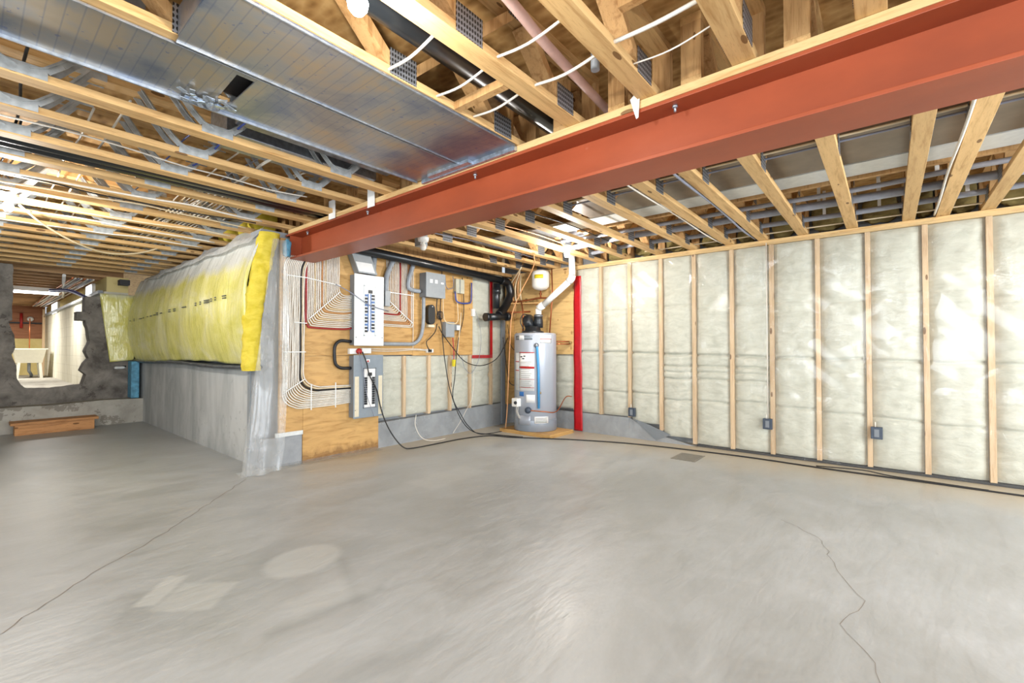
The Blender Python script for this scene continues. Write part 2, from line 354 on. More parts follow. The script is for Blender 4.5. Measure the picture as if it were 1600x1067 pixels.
# ------------------------------------------------------------------ mesh helpers
class MB:
    def __init__(s): s.v = []; s.f = []; s.sm = []
    def add(s, vs, fs, smooth=False):
        b = len(s.v); s.v += [Vector(v) for v in vs]
        for f in fs: s.f.append([b+i for i in f]); s.sm.append(smooth)
        return s
    def box(s, x0, y0, z0, x1, y1, z1):
        x0, x1 = sorted((x0, x1)); y0, y1 = sorted((y0, y1)); z0, z1 = sorted((z0, z1))
        vs = [(x0,y0,z0),(x1,y0,z0),(x1,y1,z0),(x0,y1,z0),(x0,y0,z1),(x1,y0,z1),(x1,y1,z1),(x0,y1,z1)]
        return s.add(vs, [(0,3,2,1),(4,5,6,7),(0,1,5,4),(1,2,6,5),(2,3,7,6),(3,0,4,7)])
    def bar(s, a, b, w, h, up=(0, 0, 1)):            # box of section w x h from a to b
        a, b = Vector(a), Vector(b); d = (b-a).normalized(); up = Vector(up)
        sd = d.cross(up)
        if sd.length < 1e-4: sd = d.cross(Vector((1, 0, 0)))
        sd.normalize(); u = sd.cross(d)
        vs = [p+sd*i*w/2+u*j*h/2 for p in (a, b) for i, j in ((-1,-1),(1,-1),(1,1),(-1,1))]
        return s.add(vs, [(3,2,1,0),(4,5,6,7),(0,1,5,4),(1,2,6,5),(2,3,7,6),(3,0,4,7)])
    def tube(s, pts, r, n=8, cap=True, ridges=None):
        pts = [Vector(p) for p in pts]; k = len(pts); rings = []
        t0 = (pts[1]-pts[0]).normalized(); up = Vector((0, 0, 1)) if abs(t0.z) < .9 else Vector((1, 0, 0))
        sd = t0.cross(up).normalized()
        for i, p in enumerate(pts):
            t = (pts[min(i+1, k-1)]-pts[max(i-1, 0)]).normalized()
            sd = (sd-t*sd.dot(t)).normalized(); u = t.cross(sd)
            rr = r[i] if isinstance(r, (list, tuple)) else r
            rings.append([p+(sd*math.cos(2*PI*j/n)+u*math.sin(2*PI*j/n))*rr for j in range(n)])
        vs = [v for rg in rings for v in rg]
        fs = [(i*n+j, (i+1)*n+j, (i+1)*n+(j+1) % n, i*n+(j+1) % n) for i in range(k-1) for j in range(n)]
        s.add(vs, fs, True)
        if cap: b = len(s.v)-len(vs); s.f += [[b+j for j in range(n)], [b+(k-1)*n+n-1-j for j in range(n)]]; s.sm += [False, False]
        return s
    def lathe(s, prof, c=(0, 0, 0), n=40, axis=None):
        c = Vector(c); vs = []; fs = []
        Rm = Matrix.Identity(3) if axis is None else Vector((0, 0, 1)).rotation_difference(Vector(axis)).to_matrix()
        for r, z in prof:
            for j in range(n): vs.append(c+Rm @ Vector((r*math.cos(2*PI*j/n), r*math.sin(2*PI*j/n), z)))
        for i in range(len(prof)-1):
            for j in range(n): fs.append((i*n+j, i*n+(j+1) % n, (i+1)*n+(j+1) % n, (i+1)*n+j))
        s.add(vs, fs, True); b = len(s.v)-len(vs)
        if prof[0][0] > 1e-4: s.f.append([b+n-1-j for j in range(n)]); s.sm.append(False)
        if prof[-1][0] > 1e-4: s.f.append([b+(len(prof)-1)*n+j for j in range(n)]); s.sm.append(False)
        return s
    def grid(s, fn, nu, nv, smooth=True):
        vs = [fn(i/nu, j/nv) for j in range(nv+1) for i in range(nu+1)]
        fs = [(j*(nu+1)+i, j*(nu+1)+i+1, (j+1)*(nu+1)+i+1, (j+1)*(nu+1)+i) for j in range(nv) for i in range(nu)]
        return s.add(vs, fs, smooth)
    def prism(s, loops, fn, d):                      # 2D loops (first outer) mapped by fn(u,v,t), t 0..d
        tri = geometry.tessellate_polygon([[Vector((p[0], p[1], 0)) for p in lp] for lp in loops])
        flat = [p for lp in loops for p in lp]; n = len(flat)
        vs = [fn(p[0], p[1], 0) for p in flat]+[fn(p[0], p[1], d) for p in flat]
        fs = [tuple(t) for t in tri]+[tuple(n+i for i in reversed(t)) for t in tri]
        b = 0
        for lp in loops:
            k = len(lp)
            fs += [(b+i, b+(i+1) % k, n+b+(i+1) % k, n+b+i) for i in range(k)]; b += k
        return s.add(vs, fs)
    def build(s, name, mat, parent=None, bevel=0, solid=0, tag=None, recalc=True):
        me = bpy.data.meshes.new(name)
        xs = [v.x for v in s.v]; ys = [v.y for v in s.v]; zs = [v.z for v in s.v]
        org = Vector(((min(xs)+max(xs))/2, (min(ys)+max(ys))/2, min(zs)))
        me.from_pydata([v-org for v in s.v], [], s.f)
        me.polygons.foreach_set('use_smooth', s.sm)
        if recalc:
            bm = bmesh.new(); bm.from_mesh(me); bmesh.ops.recalc_face_normals(bm, faces=bm.faces); bm.to_mesh(me); bm.free()
        me.materials.append(mat)
        o = bpy.data.objects.new(name, me); C.objects.link(o)
        if parent is not None:
            o.parent = parent
            w = Vector((0, 0, 0)); q = parent
            while q is not None: w += q.location; q = q.parent
            o.location = org-w
        else: o.location = org
        if bevel:
            b = o.modifiers.new('bevel', 'BEVEL'); b.width = bevel; b.segments = 2; b.limit_method = 'ANGLE'
        if solid:
            b = o.modifiers.new('solid', 'SOLIDIFY'); b.thickness = solid
        if tag: tagit(o, *tag)
        return o
def tagit(o, label, cat, group=None):
    o['label'] = label; o['category'] = cat
    if group: o['group'] = group
    return o
def thing(name, label, cat, loc, group=None):
    o = bpy.data.objects.new(name, None); C.objects.link(o); o.location = loc; o.empty_display_size = .1
    return tagit(o, label, cat, group)
def struct(o): o['kind'] = 'structure'; return o
def plabel(o, s): o['label'] = s; return o
def children(o): return [c for c in bpy.data.objects if c.parent == o]
def copy_tree(o, kids, loc, label, group=None):
    r = o.copy(); C.objects.link(r); r.location = loc; r['label'] = label
    if group: r['group'] = group
    for ch, sub in kids:
        c = ch.copy(); C.objects.link(c); c.parent = r
        for g in sub:
            d = g.copy(); C.objects.link(d); d.parent = c
    return r
def nz(x, y, z): return noise.noise(Vector((x, y, z)))
def smooth_path(pts, k=6):                          # Catmull-Rom through pts
    P = [Vector(p) for p in pts]; P = [P[0]*2-P[1]]+P+[P[-1]*2-P[-2]]; out = []
    for i in range(1, len(P)-2):
        for j in range(k):
            t = j/k; a, b, c, d = P[i-1:i+3]
            out.append(.5*((2*b)+(c-a)*t+(2*a-5*b+4*c-d)*t*t+(3*b-a-3*c+d)*t**3))
    out.append(P[-2]); return out
def cable(name, pts, r, mat, label, cat='cable', group=None, n=6, k=5, sm=True):
    return MB().tube(smooth_path(pts, k) if sm else pts, r, n).build(name, mat, tag=(label, cat, group))

# ------------------------------------------------------------------ setting
fl = struct(MB().box(-3.6, -3.6, -.1, 5.7, 9.4, 0).build('floor', M['floor']))
def strip(pts, w, z=.0012):
    mb = MB()
    P = []
    for a, b in zip(pts, pts[1:]):
        a, b = Vector(a), Vector(b); L = (b-a).length; n = max(2, int(L/.05))
        d = (b-a).normalized(); pd = Vector((-d.y, d.x))
        for i in range(n): P.append(a+(b-a)*i/n+pd*nz(a.x*9+i*.7, a.y*7, i*.5)*.02)
    P.append(Vector(pts[-1]))
    for i in range(len(P)-1):
        d = (P[i+1]-P[i]).normalized(); pd = Vector((-d.y, d.x))*w/2*(1+.6*nz(i*.9, 3, 1))
        mb.add([(*(P[i]-pd), z), (*(P[i+1]-pd), z), (*(P[i+1]+pd), z), (*(P[i]+pd), z)], [(0, 1, 2, 3)])
    return mb
ck = strip([(.0, 2.6), (.384, 3.047), (.85, 3.482), (1.577, 4.311)], .004).build('crack', M['crack'], fl, recalc=False)
ck = strip([(3.456, .561), (3.275, .333), (2.794, .193), (2.585, .087), (2.3, .171), (2.151, .074), (1.986, .035), (1.7, -.1)], .002).build('crack', M['crack'], fl, recalc=False)
struct(MB().box(-3.6, -3.6, ZT, 5.9, 18.1, ZT+.03).build('ceiling', M['osb']))
# right: foundation behind the stud wall
struct(MB().box(5.60, -3.6, 0, 5.9, 4.8, ZT).build('wall_right', M['conc_base']))
# front: foundation stub and backing behind the service wall
wf = struct(MB().box(XC, YW+.10, .0, 5.6, YW+.35, ZJ-.01).build('wall_front', M['conc_base']))
MB().box(2.27, YW-.012, 2.243, 5.40, YW+.095, ZJ-.002).build('top_plate', M['web'], tag=('brown wooden plate along the top of the service wall behind the drain pipe', 'wall plate'))
struct(MB().prism([[(2.151, 0), (3.02, 0), (3.02, .285), (2.151, .285)]], lambda u, v, t: (u, YW+.03+t, v), .07).build('wall_front_footing', M['conc_base']))
struct(MB().box(2.30, YW+.36, 2.2, 5.6, YW+.40, ZT-.002).build('wall_front_upper', M['web']))
struct(MB().box(2.24, YW+.36, 2.2, 2.28, 9.45, ZT-.002).build('wall_side_rim', M['web']))
struct(MB().box(XC+.0, YW, 0, 2.15, YW+.1, .28).build('wall_front_footing', M['conc_base']))
struct(MB().prism([[(3.02, 0), (XW, 0), (XW, .325), (3.02, .285)]], lambda u, v, t: (u, YW-.01+t, v), .11).build('wall_front_footing', M['conc_base']))
# low grey foundation showing under the right wall near the corner
wr = bpy.data.objects['wall_right']
struct(MB().box(XW, 2.56, 0, 5.6, 4.49, .255).build('wall_right_footing', M['conc_base']))
struct(MB().prism([[(2.56, 0), (1.75, 0), (1.9, .03), (2.15, .075), (2.555, .25)]], lambda u, v, t: (XW+t, u, v), .02).build('wall_right_footing', M['conc_base']))
MB().prism([[(2.20, 0.01), (2.50, .25), (2.28, .19), (2.02, .10)]], lambda u, v, t: (XW-.006+t, u, v), .004).build('membrane_flap', M['panel_side'], tag=('dark triangular flap of membrane at the foot of the insulated wall', 'flap'))
# passage side wall
struct(MB().box(XC, YW+.35, 0, XC+.25, 9.45, .955).build('wall_side', M['conc']))
struct(MB().box(XC+.09, YW+.36, .955, XC+.25, 9.45, ZJ).build('wall_side_upper', M['conc_base']))
# far footing and broken wall
struct(MB().prism([[(-3.6, 0), (XC+.0, 0), (XC, .36), (1.3, .37), (.8, .345), (.2, .35), (-.5, .34), (-3.6, .34)]], lambda u, v, t: (u, YF+t, v), .62).build('wall_far_footing', M['conc_foot']))
def jag(pts, amp=.018, step=.06, seed=0):
    out = []
    for i, (a, b) in enumerate(zip(pts, pts[1:])):
        a, b = Vector(a), Vector(b); n = max(1, int((b-a).length/step))
        for j in range(n):
            p = a+(b-a)*j/n
            out.append((p.x+amp*nz(p.x*13+seed, p.y*11, i), p.y+amp*nz(p.x*9, p.y*12+seed, i+5)))
    out.append(tuple(pts[-1])); return out
inner = jag([(.404, 2.30), (.41, 1.95), (.405, 1.53), (.37, 1.50), (.43, 1.32), (.44, 1.15), (.40, 1.05), (.45, .90), (.46, .72), (.50, .64), (.55, .575),
             (.80, .56), (.98, .585), (1.12, .60), (1.16, .74), (1.10, .80), (1.14, .92), (1.19, .98), (1.15, 1.10), (1.20, 1.25), (1.17, 1.45), (1.145, 1.55)], .012, .05)
inner += [(1.155, 1.56), (1.05, 1.56), (1.05, 1.69), (1.135, 1.69), (1.14, 1.92), (1.32, 1.93), (1.325, 1.90)]
outer = [(-3.6, 2.30)]+[(-3.6, .34)]+[(1.90, .34), (1.90, 1.86)]+list(reversed(inner))
hole = [(1.475, .81), (1.52, .835), (1.60, .82), (1.625, .845), (1.63, .87), (1.56, .868), (1.48, .862)]
struct(MB().prism([outer, hole], lambda u, v, t: (u, 9.27+t, v), .28).build('wall_far', M['conc_dark']))
# room beyond
ff = struct(MB().box(-3.6, 9.55, .30, 1.75, 18.1, .43).build('floor_beyond', M['conc_foot']))
wb = struct(MB().box(1.40, 9.62, .43, 1.70, 18.1, 2.05).build('wall_beyond_side', M['white_wall']))
struct(MB().box(1.43, 9.62, 2.05, 1.70, 18.1, ZJ).build('wall_beyond_upper', M['yellow_wall']))
MB().box(1.34, 9.7, 2.02, 1.40, 18.0, 2.07).build('ledger_rail', M['pvc_grey'], wb)
struct(MB().box(-3.6, 18.0, .43, 1.40, 18.2, 1.42).build('wall_beyond_back', M['yellow_wall']))
wk = struct(MB().box(-3.6, 17.98, 1.42, 1.40, 18.2, ZT).build('wall_beyond_back_upper', M['brown_wall']))
MB().box(-3, 17.92, 1.82, 1.38, 17.98, 1.86).build('ledger_rail', M['dark'], wk)
for i, (y0, y1) in enumerate(((15.2, 16.3), (10.6, 11.2))):
    w = struct(MB().box(1.385, y0, 2.0 if i == 0 else 2.0, 1.43, y1, 2.27).build('window_%d' % (i+1), M['white_plastic']))
    MB().box(1.375, y0+.05, 2.02, 1.388, y1-.05, 2.25).build('pane', M['pane'], w)
# unseen basement sides: block walls with openings, left one added for fill light
struct(MB().prism([[(-3.6, 0), (9.3, 0), (9.3, ZT), (-3.6, ZT)], [(-1.8, .9), (2.2, .9), (2.2, 2.2), (-1.8, 2.2)]], lambda u, v, t: (-3.6-t, u, v), .2).build('wall_left', M['conc']))
struct(MB().prism([[(-3.6, 0), (5.6, 0), (5.6, ZT), (-3.6, ZT)], [(-1.5, .1), (4.9, .1), (4.9, 2.2), (-1.5, 2.2)]], lambda u, v, t: (u, -3.6-t, v), .2).build('wall_back', M['conc']))
struct(MB().box(-3.8, 9.3, 0, -3.6, 18.2, ZT).build('wall_beyond_left', M['conc']))

# ------------------------------------------------------------------ floor trusses
def truss_proto(name, x0, x1, kind, nodes, label, group):
    """kind wood: lumber webs and nail plates; steel: pressed V webs."""
    t = thing(name, label, 'floor truss', ((x0+x1)/2, 0, ZJ), group)
    W, H = .089, .038
    MB().box(x0, 0, ZJ, x1, W, ZJ+H).build('bottom_chord', M['wood'], t, bevel=.002)
    MB().box(x0, 0, ZT-H, x1, W, ZT-.001).build('top_chord', M['wood'], t)
    for xe in (x0+.02, x1-.02):
        MB().box(xe-.019, .001, ZJ+H, xe+.019, W-.001, ZT-H).build('end_post', M['web'], t)
    zb, zt = ZJ+H, ZT-H
    for a in nodes:
        if kind == 'wood':
            for sg in (-1, 1):
                xt = a+sg*.29
                if x0+.06 < xt < x1-.06:
                    MB().bar((a+sg*.03, W/2, zb), (xt, W/2, zt), W-.004, H, up=(0, 0, 1)).build('web', M['web'], t)
            for y in (-.0015, W+.0015): MB().box(a-.07, y-.001, ZJ+.004, a+.07, y+.001, ZJ+.115).build('nail_plate', M['nail'], t)
            if a+.36 < x1: MB().box(a+.23, -.0025, ZT-.08, a+.35, -.0005, ZT-.006).build('nail_plate', M['nail'], t)
        else:
            mb = MB()
            for y in (-.002, W+.002):
                prof = []
                for s_ in (-1, 1):
                    p = [(a+s_*.02, ZJ+.03), (a+s_*.07, ZJ+.05), (a+s_*.12, ZJ+.10), (a+s_*.19, ZJ+.19), (a+s_*.26, ZT-.03)]
                    for (xa, za), (xb, zb_) in zip(p, p[1:]):
                        mb.bar((xa, y, za), (xb, y, zb_), .004, .034, up=(0, 0, 1))
                        mb.bar((xa, y-.004, za+.012), (xb, y-.004, zb_+.012), .006, .004, up=(0, 0, 1))
                mb.box(a-.075, y-.0015, ZJ+.008, a+.075, y+.0015, ZJ+.06)
                mb.box(a+.19, y-.0015, ZT-.045, a+.33, y+.0015, ZT-.008)
            mb.box(a-.01, -.002, ZJ+.045, a+.01, W+.002, ZJ+.055)
            mb.build('steel_web', M['steel_web'], t)
    return t, [(c, []) for c in children(t)]
XL0, XL1 = -3.55, 2.20
nodesL = [1.78-.62*i for i in range(9)]
wp, wk_ = truss_proto('floor_truss', XL0, XL1, 'wood', [1.86-.66*i for i in range(8)], '', 'open web floor trusses left of the steel beam')
sp, sk_ = truss_proto('floor_truss', XL0, XL1, 'steel', [1.60-.73*i for i in range(7)], '', 'open web floor trusses left of the steel beam')
ordw = ['first', 'second', 'third', 'fourth', 'fifth', 'sixth', 'seventh', 'eighth', 'ninth', 'tenth', 'eleventh', 'twelfth', 'thirteenth', 'fourteenth',
        'fifteenth', 'sixteenth', 'seventeenth', 'eighteenth', 'nineteenth', 'twentieth', 'twenty-first', 'twenty-second', 'twenty-third']
used = {'w': False, 's': False}
def place(proto, kids, key, y, label):
    if not used[key]:
        used[key] = True; proto.location.y = y; proto['label'] = label; return proto
    return copy_tree(proto, kids, (proto.location.x, y, proto.location.z), label)
left_ys = []
for k in range(-4, 22):
    y = .395+.405*k; left_ys.append(y)
    if k in (4,): pass
    if k <= 4:
        lab = {3: 'wood web floor truss along the right edge of the foil duct panels', 2: 'wood web floor truss with black drain pipe on its left side',
               1: 'wide wood web floor truss with a pinkish pipe on its left side', 0: 'wood web floor truss nearest the top right over the beam',
               4: 'floor truss buried between the two foil duct panels'}.get(k, 'wood web floor truss over the near end of the room, %s right of the picture' % ordw[-k-1 if k < 0 else 0])
        place(wp, wk_, 'w', y, lab)
    else:
        place(sp, sk_, 's', y, 'steel web floor truss, %s one back from the foil duct panels' % ordw[k-5 if k < 10 else k-6])
# right of beam
right_ys = [4.15, 3.72, 3.35, 2.96, 2.57, 2.16, 1.75, 1.35, 1.02, .66, .26, -.15, -.375, -.65, -1.05]
rp, rk_ = truss_proto('floor_truss', 2.21, 5.545, 'wood', [2.75, 3.33, 4.55, 5.1], '', 'open web floor trusses between the beam and the insulated wall')
rs, rsk = truss_proto('floor_truss', 2.03, 5.545, 'wood', [2.45, 3.30, 4.55, 5.1], '', 'open web floor trusses between the beam and the insulated wall')
used.update(r=False, q=False)
for i, y in enumerate(right_ys):
    y0 = y-.045
    clash = any(abs(y0-l) < .092 for l in left_ys)
    lab = 'pale floor truss over the insulated wall, %s one forward from the service wall' % ordw[i]
    place(rp if clash else rs, rk_ if clash else rsk, 'r' if clash else 'q', y0, lab)
# old joists over the room beyond
jp = thing('floor_joist', 'brown floor joist over the room beyond the broken wall, first past the wall', 'floor joist', (-1, 9.75, ZJ), 'brown joists over the room beyond')
MB().box(-3.5, 9.75, ZJ, 1.66, 9.79, ZT-.002).build('board', M['wood_dark'], jp)
jk = [(c, []) for c in children(jp)]
for i in range(1, 20):
    copy_tree(jp, jk, (-1, 9.75+.42*i, ZJ), 'brown floor joist over the room beyond the broken wall, %s past the wall' % ordw[i])

# ------------------------------------------------------------------ steel beam
bt = thing('steel_beam', 'red painted steel I-beam running across under the floor trusses', 'steel beam', (2.125, 1.3, 2.0))
BY0, BY1 = -3.4, YW+.06
MB().box(2.0, BY0, 2.0, 2.25, BY1, 2.017).build('bottom_flange', M['beam'], bt, bevel=.002)
MB().box(2.0, BY0, 2.233, 2.25, BY1, 2.25).build('top_flange', M['beam'], bt, bevel=.002)
MB().box(2.119, BY0, 2.017, 2.131, BY1, 2.233).build('web_plate', M['beam'], bt)
MB().box(2.005, YW-.03, 2.017, 2.118, YW-.02, 2.233).build('end_stiffener', M['beam'], bt)
plabel(MB().box(1.998, BY0, 2.251, 2.252, BY1-.06, ZJ-.001).build('nailer_plank', M['wood_y'], bt, bevel=.003), 'pale lumber plank bolted on top of the flange')
for y in (3.20, .735, 2.0, 4.2):
    MB().lathe([(.004, 0), (.012, 0), (.013, .008), (.009, .012), (.0, .012)], (2.045, y, 2.233), 8, axis=(0, 0, -1)).lathe([(.006, 0), (.006, .03), (0, .03)], (2.045, y, 2.233), 8, axis=(0, 0, -1)).build('bolt', M['galv'], bt)
# white cards hanging at the beam edge
for (y0, y1, z0, z1), lab in (((3.60, 3.70, 2.24, 2.40), 'small white card tag on the beam plank, left of the pair'), ((3.02, 3.11, 2.225, 2.37), 'small white card tag on the beam plank, right of the pair')):
    MB().box(1.984, y0, z0, 1.99, y1, z1).build('card_tag', M['paper'], tag=(lab, 'tag', 'white cards on the beam'))
MB().prism([[(.905, 2.34), (.955, 2.30), (.925, 2.20), (.915, 2.205)]], lambda u, v, t: (1.985+t, u-.03, v), .003).build('torn_paper_scrap', M['paper'], tag=('pointed torn white paper scrap hanging over the beam plank', 'paper'))

# ------------------------------------------------------------------ duct panning between trusses
dt = thing('foil_duct', 'ruled foil sheet metal duct panel beside the wood web truss, right of the pair', 'duct panel', (1.2, 1.83, ZJ-.01), 'foil duct panels on the trusses')
MB().box(.49, 1.615, ZJ-.008, 1.975, 2.052, ZJ-.002).build('sheet', M['duct'], dt)
plabel(MB().box(.486, 1.63, ZJ-.004, .492, 2.01, ZJ+.10).build('end_flange', M['duct'], dt), 'folded up end flange')
for y in (1.622, 2.045):
    MB().box(.49, y-.003, ZJ-.014, 1.975, y+.003, ZJ-.008).build('seam', M['galv'], dt)
plabel(MB().box(1.972, 1.62, ZJ-.035, 1.995, 2.44, ZJ-.0085).build('foil_tape', M['foil_tape'], dt), 'bright foil tape along the beam end')
plabel(MB().box(1.93, 1.95, ZJ-.030, 1.975, 2.33, ZJ-.0085).build('end_angle', M['foil_tape'], dt), 'crumpled silver end angle')
dt2 = thing('foil_duct', 'ruled foil sheet metal duct panel with a black slot, left of the pair', 'duct panel', (-.8, 2.25, ZJ-.01), 'foil duct panels on the trusses')
MB().prism([[(-3.4, 2.062), (-3.4, 2.49), (.755, 2.49), (.755, 2.38), (.725, 2.37), (.715, 2.10), (.785, 2.10), (.785, 2.36), (.77, 2.38), (.77, 2.49), (1.975, 2.49), (1.975, 2.062)]],
           lambda u, v, t: (u, v, ZJ-.008+t), .006).build('sheet', M['duct'], dt2)
MB().box(.66, 2.09, ZJ+.05, .86, 2.40, ZJ+.06).build('slot_back', M['dark'], dt2)
mb = MB()
for i in range(26):
    a = random.random()*6.28; x = .70+random.gauss(0, .045); y = 2.40+random.gauss(0, .03)
    mb.bar((x, y, ZJ-.012-random.random()*.015), (x+.035*math.cos(a), y+.035*math.sin(a), ZJ-.014-random.random()*.02), .02, .003)
plabel(mb.build('crumpled_foil', M['foil_tape'], dt2), 'crumpled foil at the slot end')
MB().box(-3.4, 2.487, ZJ-.02, 1.975, 2.495, ZJ+.03).build('side_lip', M['galv'], dt2)
MB().box(-3.4, 2.059, ZJ-.013, 1.975, 2.064, ZJ-.008).build('seam', M['galv'], dt2)
# ducts carried further back between the trusses (grey blue, seen above the chords)
for j, (y0, y1, x1, lab) in enumerate(((2.53, 2.81, 1.95, 'galvanised duct tucked between trusses beside the foil panels'), (2.94, 3.21, 1.95, 'galvanised duct tucked one bay behind the foil panels'))):
    MB().box(.95, y0, ZJ+.10, x1, y1, ZT-.02).build('metal_duct', M['galv'], bevel=.004, tag=(lab, 'duct', 'ducts between the trusses'))

# ------------------------------------------------------------------ pipes and cables overhead, near side
MB().tube([(-1.5, 1.42, 2.43), (2.6, 1.46, 2.40)], .056, 24).build('drain_pipe', M['abs'], tag=('thick black drain pipe between trusses right of the foil duct', 'pipe'))
MB().tube(smooth_path([(-.6, 1.02, 2.42), (1.0, 1.05, 2.42), (1.55, 1.09, 2.40), (2.3, 1.15, 2.40)]), .021, 14).build('water_pipe', M['pink_pipe'], tag=('pinkish plastic water pipe between trusses above the beam', 'pipe'))
MB().lathe([(.016, 0), (.019, .0), (.019, .09), (.016, .09)], (1.70, .95, 2.315), 16, axis=(0, 0, 1)).build('pipe_stub', M['pvc_grey'], tag=('short grey pipe stub hanging in the truss bay above the beam', 'pipe'))
short = [((1.128, 1.611), (1.107, 1.293), .008, 'nearest the lit bulb'), ((1.391, 1.611), (1.381, 1.293), .007, 'crossing the drain pipe midway'), ((1.634, 1.611), (1.618, 1.293), .007, 'crossing the drain pipe near the beam'),
         ((1.359, 1.206), (1.349, .887), .007, 'crossing the pinkish pipe'), ((1.613, 1.206), (1.601, .889), .008, 'crossing the pinkish pipe near the beam'),
         ((1.581, .801), (1.57, .479), .010, 'thickest, right of the widest truss'), ((1.754, .801), (1.721, .483), .004, 'thin and sagging right of the widest truss')]
for (a, b, r, w) in short:
    mid = ((a[0]+b[0])/2, (a[1]+b[1])/2, ZJ+.012-(.0 if r > .009 else .012))
    cable('electrical_cable', [(a[0], a[1]+.02, ZJ+.02), mid, (b[0], b[1]-.02, ZJ+.02)], r*.8, M['cable_white'], 'short run of white cable between trusses, '+w, group='white cables crossing the near trusses')
MB().box(1.50, 1.296, ZJ, 1.538, 1.609, ZJ+.038).build('blocking', M['web'], tag=('pale wood block bridging two trusses over the drain pipe', 'wood block'))
MB().box(1.02, 1.296, ZT-.13, 1.058, 1.609, ZT-.04).build('blocking', M['web'], tag=('wood block up under the subfloor near the lit bulb', 'wood block'))
MB().box(1.2, .89, ZT-.12, 1.238, 1.20, ZT-.03).build('blocking', M['web'], tag=('wood block under the subfloor over the pinkish pipe', 'wood block'))
MB().box(1.6, .49, ZT-.16, 1.638, .795, ZT-.04).build('blocking', M['web'], tag=('wood block under the subfloor right of the widest truss', 'wood block'))

# cables strung through the left truss field, running away from the camera
for i in range(26):
    x = .15+1.5*random.random(); z = ZJ+.06+.2*random.random()
    y0 = random.choice([2.6, 3.0, 3.4, 3.9, 4.6, 5.0]); y1 = y0+random.choice([1.2, 1.8, 2.6, 3.2, 4.0])
    m_ = random.choice([M['cable_white']]*6+[M['cable_grey']]*2+[M['cable_blue'], M['cable_black']])
    pts = [(x+.04*nz(i, k*.9, 0), y0+(y1-y0)*k/6, z+.03*nz(k*.8, i, 3)) for k in range(7)]
    cable('electrical_cable', pts, .006, m_, 'cable threaded through the webs of the left trusses', group='cables threaded through the left trusses', k=3)
# bundle close to the passage wall
for i in range(14):
    x = 1.18+.034*i; pts = [(x, 4.2, ZJ+.14+.01*(i % 3)), (x+.01, 5.5, ZJ+.13), (x-.02, 7.2, ZJ+.12+.015*(i % 2)), (x, 9.0, ZJ+.13)]
    cable('electrical_cable', pts, .006, M['cable_white' if i % 4 else 'cable_cream'], 'white cable in the side by side run above the yellow blanket', group='cable run over the yellow blanket', k=3)
MB().tube([(-3.4, 3.80, 2.325), (2.4, 3.80, 2.335)], .042, 16).build('drain_pipe', M['abs'], tag=('long black drain pipe along a left truss, nearer of the twin pipes', 'pipe', 'twin black drain pipes'))
MB().tube([(-3.4, 3.91, 2.325), (2.4, 3.91, 2.335)], .036, 16).build('drain_pipe', M['abs'], tag=('long black drain pipe along a left truss, further of the twin pipes', 'pipe', 'twin black drain pipes'))
MB().tube([(-3.4, 4.62, 2.335), (1.1, 4.62, 2.335)], .011, 8).build('copper_pipe', M['copper'], tag=('copper pipe along the left trusses, behind the twin black pipes', 'pipe', 'copper pipes along the left trusses'))
MB().tube([(-3.4, 5.02, 2.34), (.9, 5.02, 2.34)], .011, 8).build('copper_pipe', M['copper'], tag=('copper pipe along the left trusses, one bay further back', 'pipe', 'copper pipes along the left trusses'))
cable('hanging_cable', [(.26, 5.3, 2.27), (.42, 5.6, 2.20), (.66, 5.9, 2.13), (.92, 6.2, 2.12), (1.2, 6.4, 2.19), (1.42, 6.5, 2.30)], .009, M['cable_cream'], 'cream cable sagging from the left ceiling beside the lit bulb')
for i, (y, r, mat, dz) in enumerate(((4.33, .007, 'cable_white', 0), (4.66, .006, 'cable_cream', .01), (5.5, .007, 'cable_white', 0), (3.48, .005, 'cable_white', .04), (4.5, .005, 'cable_black', .01), (5.15, .006, 'cable_cream', 0), (5.95, .006, 'cable_white', 0))):
    pts = [(-.2+k*.27, y+.05*math.sin(k*.9+i), ZJ-.008+dz-.012*abs(math.sin(k*1.3+i))) for k in range(8)]
    cable('stapled_cable', pts, r, M[mat], 'cable stapled lengthwise under the left trusses, %s back from the duct' % ordw[i], group='cables stapled under the left trusses')
# insulation scraps and rim wool where the left trusses meet the passage wall
def lump(name, c, sz, mat, tag, seed=0, par=None):
    mb = MB(); nu, nv = 18, 12; vs = []
    def fn(u, v):
        a = u*2*PI; b = (v-.5)*PI
        d = Vector((math.cos(b)*math.cos(a), math.cos(b)*math.sin(a), math.sin(b)))
        d = Vector([math.copysign(abs(q)**.6, q) for q in d])
        k = 1+.28*nz(d.x*1.7+seed, d.y*1.7, d.z*1.7)+.1*nz(d.x*6+seed, d.y*6, d.z*6)
        return (c[0]+d.x*sz[0]*k, c[1]+d.y*sz[1]*k, c[2]+d.z*sz[2]*k)
    mb.grid(fn, nu, nv); return mb.build(name, mat, par, tag=tag)
for i, y in enumerate((4.86, 5.26, 5.67)):
    lump('rim_insulation', (1.93, y+.05, ZJ+.15), (.12, .13, .12), M['batt_y'], ('tuft of pale yellow wool stuffed between trusses above the blanket, %s back' % ordw[i], 'insulation', 'wool tufts above the blanket'), i)

